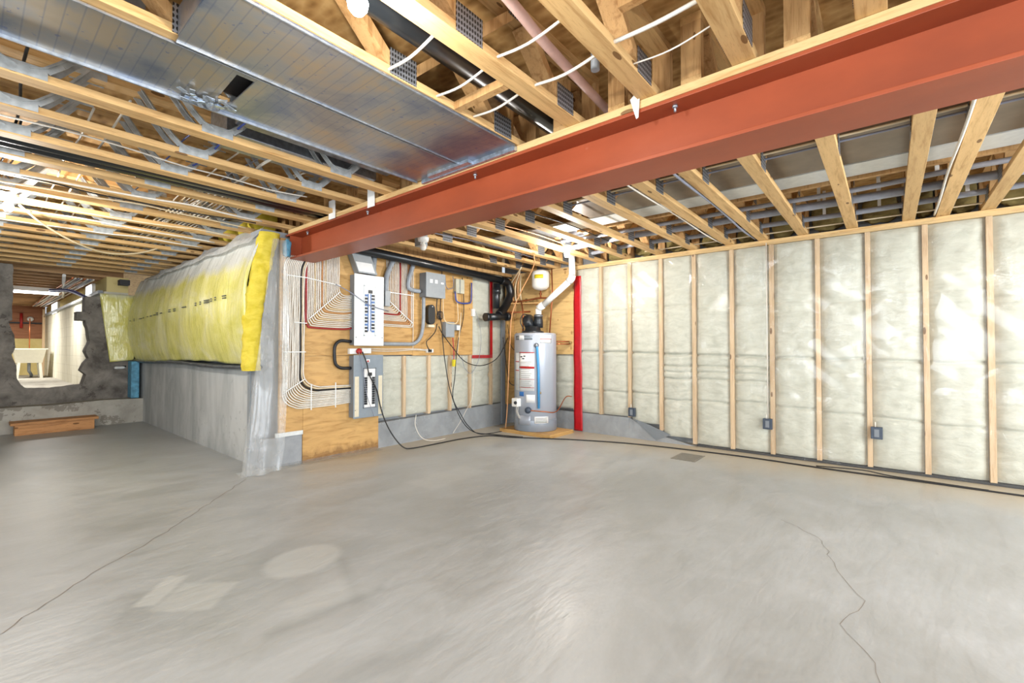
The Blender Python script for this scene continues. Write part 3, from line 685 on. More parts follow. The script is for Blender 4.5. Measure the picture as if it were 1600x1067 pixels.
# ------------------------------------------------------------------ overhead between beam and right wall
MB().box(3.38, -2.6, 2.42, 3.93, 2.25, 2.585).build('rectangular_duct', M['duct_brown'], bevel=.004, tag=('wide dull metal duct running through the trusses right of the beam', 'duct'))
MB().box(3.95, -2.6, 2.42, 4.22, 2.9, 2.435).build('duct_board', M['white_board'], tag=('long white board strip beside the dull metal duct', 'board'))
MB().box(4.24, -2.6, 2.40, 4.28, 2.6, 2.58).build('blocking_beam', M['web'], tag=('brown board on edge along the white strip overhead', 'board'))
MB().box(3.95, 2.62, 2.43, 4.6, 3.9, 2.45).build('metal_duct', M['galv'], tag=('bright sheet metal duct bottom overhead near the water heater', 'duct'))
for i, (x, z, r) in enumerate(((4.42, 2.375, .020), (4.68, 2.37, .034), (5.12, 2.37, .024))):
    pts = [(x+.02*nz(k, i, 0), -2.6+k*.7, z+.03*nz(k*.8, i, 7)) for k in range(9)]
    MB().tube(smooth_path(pts, 4), r, 12).build('overhead_conduit', M['conduit_oh'], tag=('grey pipe through the right trusses, %s from the insulated wall' % ('third', 'second', 'first')[i], 'pipe', 'grey pipes above the insulated wall'))
for i, (x, z, mt) in enumerate(((3.30, 2.39, 'cable_cream'), (3.24, 2.40, 'cable_yellow'), (3.33, 2.37, 'cable_grey'), (5.33, 2.33, 'cable_cream'))):
    pts = [(x+.015*nz(k*1.3, i, 2), -2.6+k*.7, z+.02*nz(k, i, 9)) for k in range(8)]
    cable('electrical_cable', pts, .007, M[mt], ('cable beside the dull metal duct, %s' % ('cream', 'yellow', 'grey')[i]) if i < 3 else 'thin cream cable just above the insulated wall plate', k=3)
for i, y in enumerate(right_ys[:-1]):
    y1 = y-.05; y0 = right_ys[i+1]+.05
    if y1-y0 > .1 and i >= 3:
        lump('rim_batt', (5.52, (y0+y1)/2, 2.45), (.05, (y1-y0)/2*.86, .13), M['batt_brown'], ('brown wool batt in the rim bay above the insulated wall, %s from the heater' % ordw[i-3], 'insulation', 'rim batts above the insulated wall'), i)
for i, (y, x) in enumerate(((1.55, 4.42), (1.2, 4.68), (.45, 4.68), (.45, 5.12), (.05, 4.68), (.05, 5.12), (-.28, 4.42), (-.5, 5.12))):
    MB().box(x-.006, y-.012, 2.37, x+.006, y+.012, ZT-.002).build('pipe_strap', M['pvc_white'], tag=('white hanger strap holding a grey overhead pipe', 'strap', 'hanger straps on the grey pipes'))
# cables along the side of a right truss
cable('electrical_cable', [(2.5, -.34-.0+.02, 2.30), (3.3, -.32, 2.285), (4.1, -.315, 2.30), (4.8, -.318, 2.29), (5.4, -.32, 2.30)], .008, M['cable_white'], 'white cable stapled along a pale truss, far right of the beam')
cable('electrical_cable', [(2.4, 1.09, 2.30), (3.2, 1.085, 2.29), (4.0, 1.08, 2.30), (4.8, 1.085, 2.285), (5.4, 1.09, 2.31)], .009, M['cable_grey'], 'bluish grey cable along a pale truss, right of the beam middle')
cable('electrical_cable', [(2.4, 1.42, 2.30), (3.2, 1.41, 2.285), (4.0, 1.42, 2.30), (4.8, 1.415, 2.285), (5.4, 1.42, 2.31)], .006, M['cable_white'], 'white cable along a pale truss, right of the beam middle')
for i in range(8):
    y = 2.2+.24*i; pts = [(2.4+.1*nz(i, 0, 0), y, 2.36), (3.1, y+.05*nz(i, 1, 0), 2.34), (3.9, y+.1*nz(i, 2, 0), 2.37), (4.9, y+.1*nz(i, 3, 0), 2.35)]
    cable('electrical_cable', pts, .006, M[['cable_white', 'cable_black', 'cable_grey', 'cable_orange'][i % 4]], 'loose cable in the truss bays in front of the service wall', group='loose cables over the service wall', k=3)

# ------------------------------------------------------------------ right insulated stud wall
MB().box(XW+.0, -2.8, 2.235, 5.56, YW, ZJ-.002).build('top_plate', M['wood_y'], bevel=.002, tag=('long wooden top plate over the white insulated wall', 'wall plate'))
MB().box(XW+.02, -2.8, 0, 5.56, 1.72, .025).build('bottom_plate', M['dark'], tag=('sill plate, darkened like the shadow line, at the foot of the white insulated wall', 'wall plate'))  # dark colour stands in for the shadow line under the batts
stud_y = [3.495-.4*0, 2.964+.45*0] 
stud_y = [2.964, 2.552, 2.142, 1.746, 1.337, .946, .54, .144, -.257, -.654, -1.06, -1.46, -1.86]
def zfoot(y):
    if y > 2.55: return .26
    if y > 1.75: return .02+.24*((y-1.75)/.8)
    return .026
for i, y in enumerate(stud_y):
    MB().box(XW, y-.02, zfoot(y), XW+.12, y+.02, 2.233).build('wall_stud', M['wood_z'], bevel=.002, tag=('wooden wall stud in the insulated wall, %s right of the red tape strip' % ordw[i], 'stud', 'studs of the insulated wall'))
def batt_mesh(u0, u1, z0, z1, fn, seed, seams, depth=.05, nu=16, nz_=210):
    """pillowy batt; fn(u, d, z) maps wall coordinate u, outward bulge d, height z"""
    mb = MB()
    def f(a, b):
        u = u0+(u1-u0)*a; z = z0+(z1-z0)*b
        e = min(a, 1-a)*2; d = (1-(1-e)**4)*depth
        d *= min(1, 1-math.exp(-min(b, 1-b)*60))*.6+.4
        for sz, dep in seams:
            q = abs(z-sz-.014*nz(u*6, seed, sz)); d -= dep*1.5*math.exp(-(q/.011)**2)-dep*.35*math.exp(-((q-.04)/.03)**2)
        d += .010*nz(u*7+seed, z*3, seed)+.006*nz(u*20, z*10, seed+3)
        return fn(u, d, z)
    mb.grid(f, nu, nz_)
    n = len(mb.v)
    mb.add([fn(u0, -.03, z0), fn(u1, -.03, z0), fn(u1, -.03, z1), fn(u0, -.03, z1)], [(0, 1, 2, 3)])
    return mb
edges = [3.35]+stud_y
rnd = random.Random(3)
for i in range(len(edges)-1):
    a, b = edges[i+1]+.021, edges[i]-(.021 if i else 0)
    seams = [(1.10-.01*i, .022), (.60-.015*i+rnd.uniform(-.03, .03), .015), (1.62+rnd.uniform(-.04, .04), .008)]
    if i in (3, 4, 5): seams += [(.93, .02), (.78, .018), (.86, .01)]
    zf = zfoot((a+b)/2)
    batt_mesh(a, b, zf+.005, 2.232, lambda u, d, z: (XW+.045-d, u, z), i*3.1, seams).build('insulation_batt', M['batt'],
        tag=('white fiberglass batt in the insulated wall, %s bay right of the red tape' % ordw[i], 'insulation', 'white batts of the insulated wall'))
# clear poly stretched over it
def polysheet(u0, u1, z0, z1, fn, seed, nu=120, nv=60, amp=.006, foot=None):
    mb = MB()
    def f(a, b):
        u = u0+(u1-u0)*a; zz = (foot(u) if foot else z0); z = zz+(z1-zz)*b
        w = nz(u*2.2+z*1.9+seed, z*.7-u*.7, seed)*.6+nz(u*6-z*7, (z+u)*1.5, seed+4)*.4
        return fn(u, amp*(1+w*1.6), z)
    mb.grid(f, nu, nv); return mb
polysheet(-2.6, 3.23, 0, 2.26, lambda u, d, z: (XW-.010-d, u, z), 2, 260, 90, .007, foot=lambda u: .012).build('vapour_barrier', M['poly'], recalc=False,
    tag=('clear plastic sheet stretched over the long white insulated wall', 'plastic sheet'))
# red tape strip by the heater
mb = MB()
mb.grid(lambda a, b: (XW-.024-.004*nz(a*2, b*14, 1), 3.238+.125*a+.010*nz(b*7, 0, 2)+(.02*(b-.5) if a < .5 else 0), .01+2.13*b), 4, 60)
mb.build('red_tape_strip', M['red_tape'], solid=.002, tag=('bright red tape strip running floor to ceiling right of the water heater', 'tape'))
# outlets
for i, (y, z) in enumerate(((2.50, .335), (.985, .345), (.094, .355))):
    t = thing('outlet_box', 'dark outlet box low on the insulated wall, %s right of the red tape' % ordw[i], 'outlet', (XW-.05, y, z-.05), 'outlet boxes of the insulated wall')
    MB().box(XW-.06, y-.043, z-.055, XW-.02, y+.043, z+.055).build('box', M['outlet_box'], t, bevel=.003)
    mb = MB().box(XW-.064, y-.018, z-.035, XW-.0605, y+.018, z+.035)
    plabel(mb.build('receptacle', M['panel_side'], t), 'grey receptacle face')
    MB().tube([(XW-.045, y+.01, z+.05), (XW-.045, y+.01, z+.1)], .005, 6).build('cable_entry', M['cable_white'], t)
MB().tube([(XW-.028, .985, .40), (XW-.028, .985, 2.25)], .005, 6).build('electrical_cable', M['cable_white'], tag=('straight white cable down a stud to the middle outlet box', 'cable'))

# service corner of the right wall: plywood over batts
MB().box(XW-.012, 3.37, 1.055, XW+.01, YW-.005, 2.235).build('plywood_sheet', M['ply_foot'], tag=('plywood sheet with dark patches behind the white vent pipe', 'plywood'))
for i, (a, b) in enumerate(((3.39, 3.72), (3.76, 4.1), (4.14, 4.44))):
    batt_mesh(a, b, .30, 1.05, lambda u, d, z: (XW+.04-d, u, z), 40+i, [(.66, .015)], .04, 10, 40).build('insulation_batt', M['batt'],
        tag=('short white batt behind the water heater, %s from the red tape' % ordw[i], 'insulation', 'batts behind the water heater'))
for i, y in enumerate((3.37, 3.74, 4.12, 4.47)):
    MB().box(XW, y-.018, .29, XW+.12, y+.018, 2.233).build('wall_stud', M['wood_z'], tag=('wall stud behind the water heater, %s from the red tape' % ordw[i], 'stud', 'studs behind the water heater'))
polysheet(3.24, YW-.03, 0, 1.06, lambda u, d, z: (XW-.018-d, u, z), 8, 40, 40, .004, foot=lambda u: .02).build('vapour_barrier', M['poly'], recalc=False,
    tag=('clear plastic over the short batts behind the water heater', 'plastic sheet'))

# ------------------------------------------------------------------ service wall (front)
FY = YW
MB().box(XC+.13, FY-.012, .31, 2.150, FY+.012, 2.20).build('plywood_sheet', M['ply'], tag=('narrow plywood sheet behind the plastic drape and white cables', 'plywood'))
MB().box(2.152, FY-.012, 1.060, 3.50, FY+.012, 2.24).build('plywood_sheet', M['ply'], tag=('golden plywood sheet behind the white breaker panel', 'plywood'))
MB().box(3.502, FY-.012, 1.050, 4.54, FY+.012, 2.24).build('plywood_sheet', M['ply'], tag=('golden plywood sheet behind the grey disconnect box', 'plywood'))
MB().box(2.152, FY-.014, .0, 3.018, FY+.012, 1.057).build('plywood_sheet', M['ply_wet'], tag=('plywood sheet with water stained foot below the breaker panels', 'plywood'))
MB().box(1.89, FY-.02, .285, 2.15, FY-.001, .325).build('foam_strip', M['foam_white'], tag=('thin white foam strip under the narrow plywood sheet', 'foam'))
sx = [3.03, 3.39, 3.776, 4.138, 4.511, 4.95]
for i, x in enumerate(sx[1:]):
    MB().box(x-.019, FY-.001, .31, x+.019, FY+.1, 1.048 if x < 4.52 else 2.2).build('wall_stud', M['wood_z'], tag=('stud in the lower service wall, %s right of the grey panel' % ordw[i], 'stud', 'studs of the service wall'))
for i in range(5):
    a, b = sx[i]+.02, sx[i+1]-.02
    z1 = 1.045 if i < 4 else 2.235
    batt_mesh(a, b, .33, z1, lambda u, d, z: (u, FY+.035-d, z), 60+i, [(.76, .012), (1.35, .01)], .035, 12, 40).build('insulation_batt', M['batt'],
        tag=('white batt in the lower service wall, %s right of the grey panel' % ordw[i] if i < 4 else 'tall white batt framed by red tape left of the corner', 'insulation', 'batts of the service wall'))
batt_mesh(4.97, 5.27, .33, 2.235, lambda u, d, z: (u, FY+.035-d, z), 71, [(1.35, .01)], .035, 12, 60).build('insulation_batt', M['batt'], tag=('tall white batt right of the vertical red tape', 'insulation'))
polysheet(3.03, 5.36, .0, 1.05, lambda u, d, z: (u, FY-.022-d, z), 12, 90, 40, .005, foot=lambda u: .02).build('vapour_barrier', M['poly'], recalc=False, tag=('clear plastic over the lower batts of the service wall', 'plastic sheet'))
polysheet(4.55, 5.20, 1.05, 2.19, lambda u, d, z: (u, FY-.010-d, z), 15, 30, 40, .004).build('vapour_barrier', M['poly'], recalc=False, tag=('clear plastic over the tall batt beside the black ducts', 'plastic sheet'))
MB().box(4.893, FY-.022, 1.045, 4.945, FY-.019, 2.13).build('red_tape_strip', M['red_tape'], tag=('vertical red tape strip behind the black ducts', 'tape'))
MB().box(4.523, FY-.022, 1.0, 4.945, FY-.019, 1.045).build('red_tape_strip', M['red_tape'], tag=('short horizontal red tape strip left of the water heater', 'tape'))
MB().box(5.13, FY-.05, .02, 5.20, FY-.02, 1.62).build('grey_foam_strip', M['panel_side'], tag=('tall dark grey strip at the wall corner left of the heater', 'foam'))
MB().box(5.22, FY-.06, .3, 5.40, FY-.03, 2.2).build('plywood_sheet', M['ply'], tag=('narrow plywood strip in the corner left of the heater', 'plywood'))

# breaker panels
def panel(name, label, x0, x1, z0, z1, body, face, cream):
    y1 = FY-.013; y0 = FY-.11; t = thing(name, label, 'electrical panel', ((x0+x1)/2, y1, z0))
    MB().box(x0+.008, y0, z0+.008, x1-.008, y1, z1-.008).build('cabinet', body, t, bevel=.004)
    MB().box(x0, y0-.012, z0, x1, y0, z1).build('cover', face, t, bevel=.004)
    w = x1-x0; h = z1-z0; xa, xb = x0+w*.30, x0+w*.70; za, zb = z0+h*.14, z0+h*.85
    if cream: xa, xb, za, zb = x0+w*.31, x0+w*.74, z0+h*.15, z0+h*.79
    mb = MB()
    for q in ((xa, za, xa+.008, zb), (xb-.008, za, xb, zb), (xa, zb-.008, xb, zb), (xa, za, xb, za+.008)): mb.box(q[0], y0-.020, q[1], q[2], y0-.012, q[3])
    mb.build('door_frame', face if not cream else body, t)
    MB().box(xa+.009, y0-.0145, za+.009, xb-.009, y0-.0125, zb-.009).build('breaker_tray', M['paper'], t)
    br = MB().box(xa+.055, y0-.026, zb-.085, xa+.10, y0-.015, zb-.05).build('main_breaker', M['breaker'], t)
    n = 12; zs = zb-.11; ze = za+.05
    for c_, xc in enumerate((xa+.028, xb-.034)):
        for i in range(n):
            zc = zs+(ze-zs)*i/(n-1)
            MB().box(xc-.016, y0-.024, zc-.011, xc+.016, y0-.015, zc+.011).build('breaker', M['breaker' if (i+c_) % 3 or cream else 'breaker_blue'], t)
    if not cream:
        for xc in (xa+.052, xb-.060): plabel(MB().box(xc-.006, y0-.0165, ze, xc+.006, y0-.0150, zs+.02).build('marker_strip', M['breaker_blue'], t), 'blue marker strip')
    if cream:
        for q in (x0+.012, x1-.062):
            plabel(MB().box(q, y0-.0135, z0+.02, q+.05, y0-.0125, z0+h*.66).build('schedule_label', M['cream'], t), 'cream paper circuit schedule')
        plabel(MB().box(x0+w*.40, y0-.0135, z0+h*.88, x0+w*.53, y0-.0125, z0+h*.93).build('warning_sticker', M['paper'], t), 'red and white warning sticker')
        mb = MB().prism([[(x0+w*.42, z0+h*.885), (x0+w*.51, z0+h*.885), (x0+w*.465, z0+h*.925)]], lambda u, v, t_: (u, y0-.0145+t_, v), .0008)
        mb.build('warning_mark', M['red_plastic'], t)
    for q in ((x0+.02, z0+.09), (x1-.02, z0+.09)):
        MB().lathe([(.0, .003), (.005, .002), (.005, 0)], (q[0], y0-.012, q[1]), 8, axis=(0, -1, 0)).build('screw', M['dark'], t)
    return t
panel('breaker_panel', 'white breaker panel with a narrow door of black breakers', 2.645, 3.01, 1.165, 1.94, M['panel_side'], M['panel_white'], False)
panel('breaker_panel', 'grey breaker panel with two cream schedules, below the white one', 2.640, 3.005, .385, 1.065, M['panel_side'], M['panel_grey'], True)
t = thing('cable_trough', 'grey sheet metal chute above the white breaker panel', 'trough', (2.77, FY-.1, 1.95))
mb = MB().prism([[(2.60, 2.19), (2.83, 2.19), (2.935, 1.955), (2.70, 1.955)]], lambda u, v, q: (u, FY-.11+q, v), .09)
mb.build('chute', M['disc_grey'], t)
MB().prism([[(2.66, 2.07), (2.86, 2.07), (2.90, 1.97), (2.70, 1.97)]], lambda u, v, q: (u, FY-.113+q, v), .002).build('paper_sheet', M['paper'], t)
# outlets between the panels
t = thing('receptacle', 'white wall receptacle with a red plug above the grey panel', 'outlet', (2.70, FY-.05, 1.08))
MB().box(2.63, FY-.06, 1.075, 2.75, FY-.013, 1.135).build('box', M['white_plastic'], t, bevel=.003)
plabel(MB().lathe([(.0, .0), (.03, 0), (.032, .02), (.02, .045), (0, .05)], (2.73, FY-.06, 1.105), 16, axis=(0, -1, 0)).build('plug', M['red_plastic'], t), 'round red plug')
t = thing('receptacle', 'blank white junction box beside the red plug', 'outlet', (2.84, FY-.05, 1.08))
MB().box(2.78, FY-.055, 1.08, 2.895, FY-.013, 1.14).build('box', M['white_plastic'], t, bevel=.003)
# disconnect and small boxes
t = thing('disconnect_box', 'square light grey switch box with three small labels', 'electrical box', (3.745, FY, 1.77))
MB().box(3.60, FY-.14, 1.775, 3.905, FY-.013, 2.075).build('box', M['panel_side'], t, bevel=.004)
MB().box(3.596, FY-.148, 1.771, 3.909, FY-.141, 2.079).build('lid', M['disc_grey'], t, bevel=.003)
for a, b, h in ((3.655, 3.70, .045), (3.735, 3.78, .045), (3.835, 3.88, .022)):
    MB().box(a, FY-.150, 1.95, b, FY-.1485, 1.95+h).build('label', M['paper'], t)
t = thing('modem', 'black upright modem on the plywood below the grey switch box', 'modem', (3.75, FY-.05, 1.42))
mb = MB().prism([[(3.75+.055*math.cos(a), (1.64 if math.sin(a) >= 0 else 1.49)+.05*math.sin(a)) for a in [i*PI/10 for i in range(20)]]], lambda u, v, q: (u, FY-.075+q, v), .06)
mb.build('case', M['abs'], t, bevel=.006)
plabel(MB().box(3.70, FY-.07, 1.405, 3.80, FY-.02, 1.437).build('foot', M['cream'], t), 'cream cardboard foot')
MB().lathe([(0, .003), (.006, .002), (.007, 0)], (3.76, FY-.075, 1.665), 10, axis=(0, -1, 0)).build('status_light', M['paper'], t)
t = thing('junction_box', 'light grey upright utility box with cables beneath it', 'electrical box', (4.05, FY, 1.28))
MB().box(3.975, FY-.09, 1.285, 4.125, FY-.013, 1.485).build('box', M['disc_grey'], t, bevel=.005)
t = thing('junction_box', 'small grey box with a white square, right of the utility box', 'electrical box', (4.2, FY, 1.38))
MB().box(4.14, FY-.06, 1.38, 4.26, FY-.013, 1.46).build('box', M['panel_side'], t, bevel=.004)
MB().box(4.19, FY-.064, 1.385, 4.25, FY-.061, 1.445).build('label', M['paper'], t)
t = thing('terminal_box', 'beige terminal box high on the plywood near the drain pipe', 'electrical box', (4.24, FY, 1.88))
MB().box(4.17, FY-.07, 1.88, 4.325, FY-.013, 2.07).build('box', M['beige_plastic'], t, bevel=.004)
MB().box(4.235, FY-.075, 1.885, 4.245, FY-.0705, 2.065).build('hinge_rib', M['panel_side'], t)
t = thing('receptacle', 'slim white receptacle at the right edge of the plywood', 'outlet', (4.53, FY-.04, 1.585))
MB().box(4.505, FY-.045, 1.59, 4.56, FY-.013, 1.69).build('box', M['white_plastic'], t, bevel=.003)
t = thing('cable_clamp_box', 'small grey box with a black cord below the modem', 'electrical box', (3.74, FY-.03, 1.09))
MB().box(3.70, FY-.05, 1.085, 3.80, FY-.013, 1.13).build('box', M['white_plastic'], t, bevel=.003)
MB().box(3.71, FY-.054, 1.09, 3.77, FY-.051, 1.125).build('clamp', M['dark'], t)
# grey conduits
cable('conduit', [(3.02, FY-.05, 1.19), (3.35, FY-.05, 1.19), (3.50, FY-.05, 1.20), (3.59, FY-.05, 1.28), (3.62, FY-.06, 1.42), (3.62, FY-.07, 1.6), (3.62, FY-.07, 1.77)], .022, M['pvc_grey'], 'grey conduit curving from the white panel up to the switch box', 'conduit', n=14)
cable('conduit', [(3.085, FY-.05, 1.70), (3.085, FY-.05, 1.86), (3.10, FY-.05, 1.98), (3.15, FY-.05, 2.10), (3.20, FY-.05, 2.2)], .030, M['pvc_grey'], 'thick grey conduit rising right of the white panel', 'conduit', n=14)
MB().box(3.05, FY-.09, 1.62, 3.12, FY-.013, 1.80).build('conduit_elbow', M['disc_grey'], bevel=.006, tag=('grey conduit fitting against the right side of the white panel', 'conduit'))
cable('conduit', [(3.57, FY-.06, 1.84), (3.46, FY-.06, 1.845), (3.40, FY-.06, 1.87), (3.40, FY-.06, 1.95), (3.43, FY-.06, 2.05), (3.47, FY-.06, 2.16)], .026, M['pvc_grey'], 'grey conduit elbow left of the switch box', 'conduit', n=14)
MB().tube([(2.90, FY-.06, 1.95), (2.92, FY-.06, 2.18)], .035, 14).build('conduit', M['pvc_grey'], tag=('stubby grey conduit above the white panel', 'conduit'))
cable('service_cable', [(2.64, FY-.06, 1.21), (2.52, FY-.06, 1.215), (2.46, FY-.06, 1.16), (2.455, FY-.06, 1.05), (2.47, FY-.06, .97), (2.53, FY-.06, .93), (2.64, FY-.06, .925)], .017, M['cable_black'], 'thick black cable looping between the two breaker panels', n=12)
# left vertical bundle down to the grey panel
mats = ['cable_white']*10+['cable_black']+['cable_cream', 'cable_white']
for i in range(13):
    x = 1.948+.0165*i; zh = .545+.0165*i+.004*nz(i*2.1, 0, 0); R = .13
    r = .009 if i == 10 else .0070
    pts = [(x+.10, FY+.01, 2.10), (x+.05, FY-.03, 2.03), (x+.008, FY-.04, 1.96-.002*i), (x, FY-.035, 1.85)]
    for q in range(1, 6): pts.append((x+.006*nz(i*3.7, q*1.1, 0), FY-.030, 1.85-(1.85-zh-R)*q/6))
    pts += [(x, FY-.03, zh+R), (x+.04, FY-.03, zh+R*.42), (x+.10, FY-.03, zh+.02), (x+.17, FY-.03, zh)]
    zz = .56+.015*i
    pts += [(2.35, FY-.03, zh), (2.50, FY-.035, zh+.3*(zz-zh)), (2.65, FY-.05, zz)]
    cable('electrical_cable', pts, r, M[mats[i]], 'thick black cable among the white ones bending into the grey panel' if i == 10 else 'pale cable bending from the ceiling into the side of the grey panel',
          group=None if i == 10 else 'pale cables into the grey panel', k=4)
# upper left fan
for j in range(20):
    x = 2.165+.0185*j; zh = 1.345+.0185*j; R = .07 if j else .06
    mt = 'cable_red' if j == 0 else ('cable_cream' if j in (5, 11) else ('cable_orange' if j == 9 else 'cable_white'))
    pts = [(x+.02*nz(j, 5, 0), FY-.02, 2.235), (x, FY-.03, 2.05)]
    for q in range(1, 5): pts.append((x+.004*nz(j*2.3, q, 0), FY-.03, 2.05-(2.05-zh-R)*q/5))
    pts += [(x, FY-.03, zh+R), (x+.022, FY-.03, zh+.022), (x+R, FY-.03, zh)]
    if x+R < 2.56: pts += [(2.56, FY-.035, zh+.004*nz(j, 1, 1)-.006), (2.66, FY-.05, zh+.01)]
    else: pts += [(2.66, FY-.05, zh+.005)]
    cable('electrical_cable', pts, .010 if j == 0 else .0062, M[mt], 'red cable around the outside of the left fan of the white panel' if j == 0 else 'pale cable in the fan entering the left side of the white panel',
          group=None if j == 0 else 'pale cables fanning into the white panel left side', k=4)
# upper right fan
for j in range(17):
    x = 3.115+.0235*j; zh = 1.675-.0175*j; R = .05
    mt = 'cable_red' if j == 8 else ('cable_orange' if j in (13, 14) else 'cable_white')
    pts = [(x, FY-.02, 2.235), (x, FY-.028, 2.0)]
    for q in range(1, 4): pts.append((x+.004*nz(j*2.3, q, 9), FY-.028, 2.0-(2.0-zh-R)*q/4))
    pts += [(x, FY-.028, zh+R), (x-.012, FY-.028, zh+.018), (x-R, FY-.028, zh), (3.05, FY-.04, zh+.003), (3.0, FY-.05, zh+.005)]
    cable('electrical_cable', pts, .009 if j == 8 else .0062, M[mt], 'red cable in the right fan of the white panel' if j == 8 else 'pale cable in the fan entering the right side of the white panel',
          group=None if j == 8 else 'pale cables fanning into the white panel right side', k=4)
ties = [((1.94, 1.845), (2.16, 1.84), 'across the left cable bundle near its top'), ((2.16, 1.84), (2.53, 1.80), 'across the top of the left fan'), ((2.05, 1.39), (2.17, 1.385), 'short, joining bundle and red cable'),
        ((1.94, 1.10), (2.16, 1.10), 'across the left cable bundle halfway down'), ((1.94, .70), (2.15, .83), 'sloping at the bend of the left bundle'), ((2.22, .52), (2.22, .78), 'upright, nearer the bend, on the low run'),
        ((2.48, .52), (2.48, .78), 'upright, nearer the grey panel, on the low run'), ((2.19, 1.43), (2.52, 1.73), 'sloping across the corners of the left fan'), ((3.10, 1.79), (3.49, 1.78), 'across the right fan'), ((3.12, 1.70), (3.48, 1.44), 'sloping across the corners of the right fan')]
for (a, b, w) in ties:
    MB().bar((a[0], FY-.042, a[1]), (b[0], FY-.042, b[1]), .008, .010, up=(0, -1, 0)).build('cable_strap', M['pvc_white'], tag=('thin white cable strap '+w, 'strap'))
cable('electrical_cable', [(2.44, FY-.1, 1.80), (2.60, FY-.14, 1.72), (2.78, FY-.145, 1.62), (2.92, FY-.14, 1.585), (3.08, FY-.11, 1.56)], .005, M['cable_grey'], 'loose grey cable drooping across the face of the white panel')
for dz in (0, .022):
    cable('electrical_cable', [(2.90, FY-.03, 1.11+dz), (3.2, FY-.03, 1.105+dz), (3.5, FY-.03, 1.12+dz*.6), (3.72, FY-.03, 1.11+dz*.4)], .005, M['cable_white'], 'thin white cable from the blank box along the plywood edge, %s of two' % ('lower' if dz == 0 else 'upper'))
cable('electrical_cable', [(3.49, FY-.03, 2.2), (3.495, FY-.03, 1.6), (3.49, FY-.03, 1.13)], .004, M['cable_white'], 'thin white cable straight down left of the switch box conduit')
# black drain along the ceiling of the service wall, and ends
MB().tube([(2.4, FY-.15, 2.205), (5.0, FY-.15, 2.135)], .050, 20).build('drain_pipe', M['abs'], tag=('long black drain pipe running above the service wall', 'pipe'))
def flex(pts, r, k=14):
    P = smooth_path(pts, k); rr = [r*(1+.10*(i % 2)) for i in range(len(P))]
    return MB().tube(P, rr, 16)
flex([(4.98, FY-.16, 2.13), (5.12, FY-.17, 2.10), (5.17, FY-.18, 1.96), (5.10, FY-.18, 1.82), (4.98, FY-.2, 1.70), (4.86, FY-.22, 1.62)], .055).build('flexible_duct', M['flex_black'], tag=('ribbed black flexible duct curving down left of the corner', 'duct'))
MB().tube([(4.93, FY-.12, 2.08), (4.92, FY-.12, 1.72)], .05, 18).tube([(4.93, FY-.12, 2.02), (4.93, FY-.12, 1.93)], .058, 18).build('vent_pipe', M['abs'], tag=('upright black pipe behind the ribbed duct', 'pipe'))
MB().tube([(4.62, FY-.20, 1.575), (5.02, FY-.24, 1.60)], .050, 20).tube([(4.99, FY-.24, 1.598), (5.05, FY-.245, 1.602)], .06, 20).tube([(4.60, FY-.20, 1.573), (4.66, FY-.203, 1.577)], .058, 20).build('vent_pipe', M['abs'], tag=('short sideways black pipe below the ribbed duct', 'pipe'))
# wiring tangle right of the modem
cable('data_cable', [(3.93, FY-.06, 2.2), (3.93, FY-.05, 1.9), (3.91, FY-.05, 1.6), (3.93, FY-.06, 1.4), (3.95, FY-.06, 1.2), (3.97, FY-.08, .95), (4.02, FY-.12, .6), (4.10, FY-.22, .25), (4.26, FY-.3, .05), (4.45, FY-.5, .008), (4.55, FY-.9, .008)], .006, M['cable_black'], 'black cord falling from the ceiling past the utility box to the floor')
cable('data_cable', [(4.30, FY-.05, 2.1), (4.33, FY-.05, 1.8), (4.32, FY-.05, 1.55), (4.22, FY-.06, 1.25), (4.16, FY-.08, 1.0), (4.12, FY-.1, .75), (4.05, FY-.14, .5), (4.12, FY-.2, .3), (4.22, FY-.26, .12), (4.36, FY-.36, .01), (4.9, FY-.42, .008), (5.25, FY-.3, .008)], .006, M['cable_black'], 'black cord falling from the beige box to the floor by the heater base')
cable('data_cable', [(3.86, FY-.08, 1.42), (3.92, FY-.08, 1.33), (4.1, FY-.08, 1.15), (4.3, FY-.09, .97), (4.55, FY-.10, .90), (4.80, FY-.11, .93), (5.0, FY-.12, 1.05), (5.18, FY-.12, 1.30)], .006, M['cable_black'], 'black cord swinging from the modem past the red tape')
cable('data_cable', [(3.84, FY-.07, 1.45), (3.80, FY-.08, 1.35), (3.72, FY-.08, 1.27), (3.66, FY-.08, 1.22), (3.68, FY-.08, 1.15), (3.74, FY-.06, 1.11)], .006, M['cable_black'], 'short black cord from the modem to the small box below it')
cable('data_cable', [(3.84, FY-.07, 1.77), (3.83, FY-.07, 1.65), (3.86, FY-.07, 1.56), (3.90, FY-.07, 1.50)], .007, M['cable_black'], 'black cord under the switch box')
cable('data_cable', [(4.12, FY-.06, 1.28), (4.13, FY-.07, 1.1), (4.13, FY-.07, .97)], .007, M['red_plastic'], 'dark red cord hanging below the utility box')
MB().box(4.11, FY-.085, .90, 4.16, FY-.055, .99).build('plug', M['yellow_label'], tag=('yellow connector on the dark red cord', 'plug'))
cable('data_cable', [(4.17, FY-.05, 1.9), (4.18, FY-.06, 1.78), (4.26, FY-.07, 1.75), (4.40, FY-.06, 1.76), (4.47, FY-.05, 1.80), (4.48, FY-.05, 2.05)], .010, M['cable_blue'], 'dark blue cable looping under the beige box', n=8)
cable('data_cable', [(3.99, FY-.05, 2.1), (4.0, FY-.06, 1.95), (4.06, FY-.06, 1.92), (4.13, FY-.06, 1.96), (4.13, FY-.05, 2.1)], .005, M['cable_grey'], 'thin grey cable loop left of the beige box')
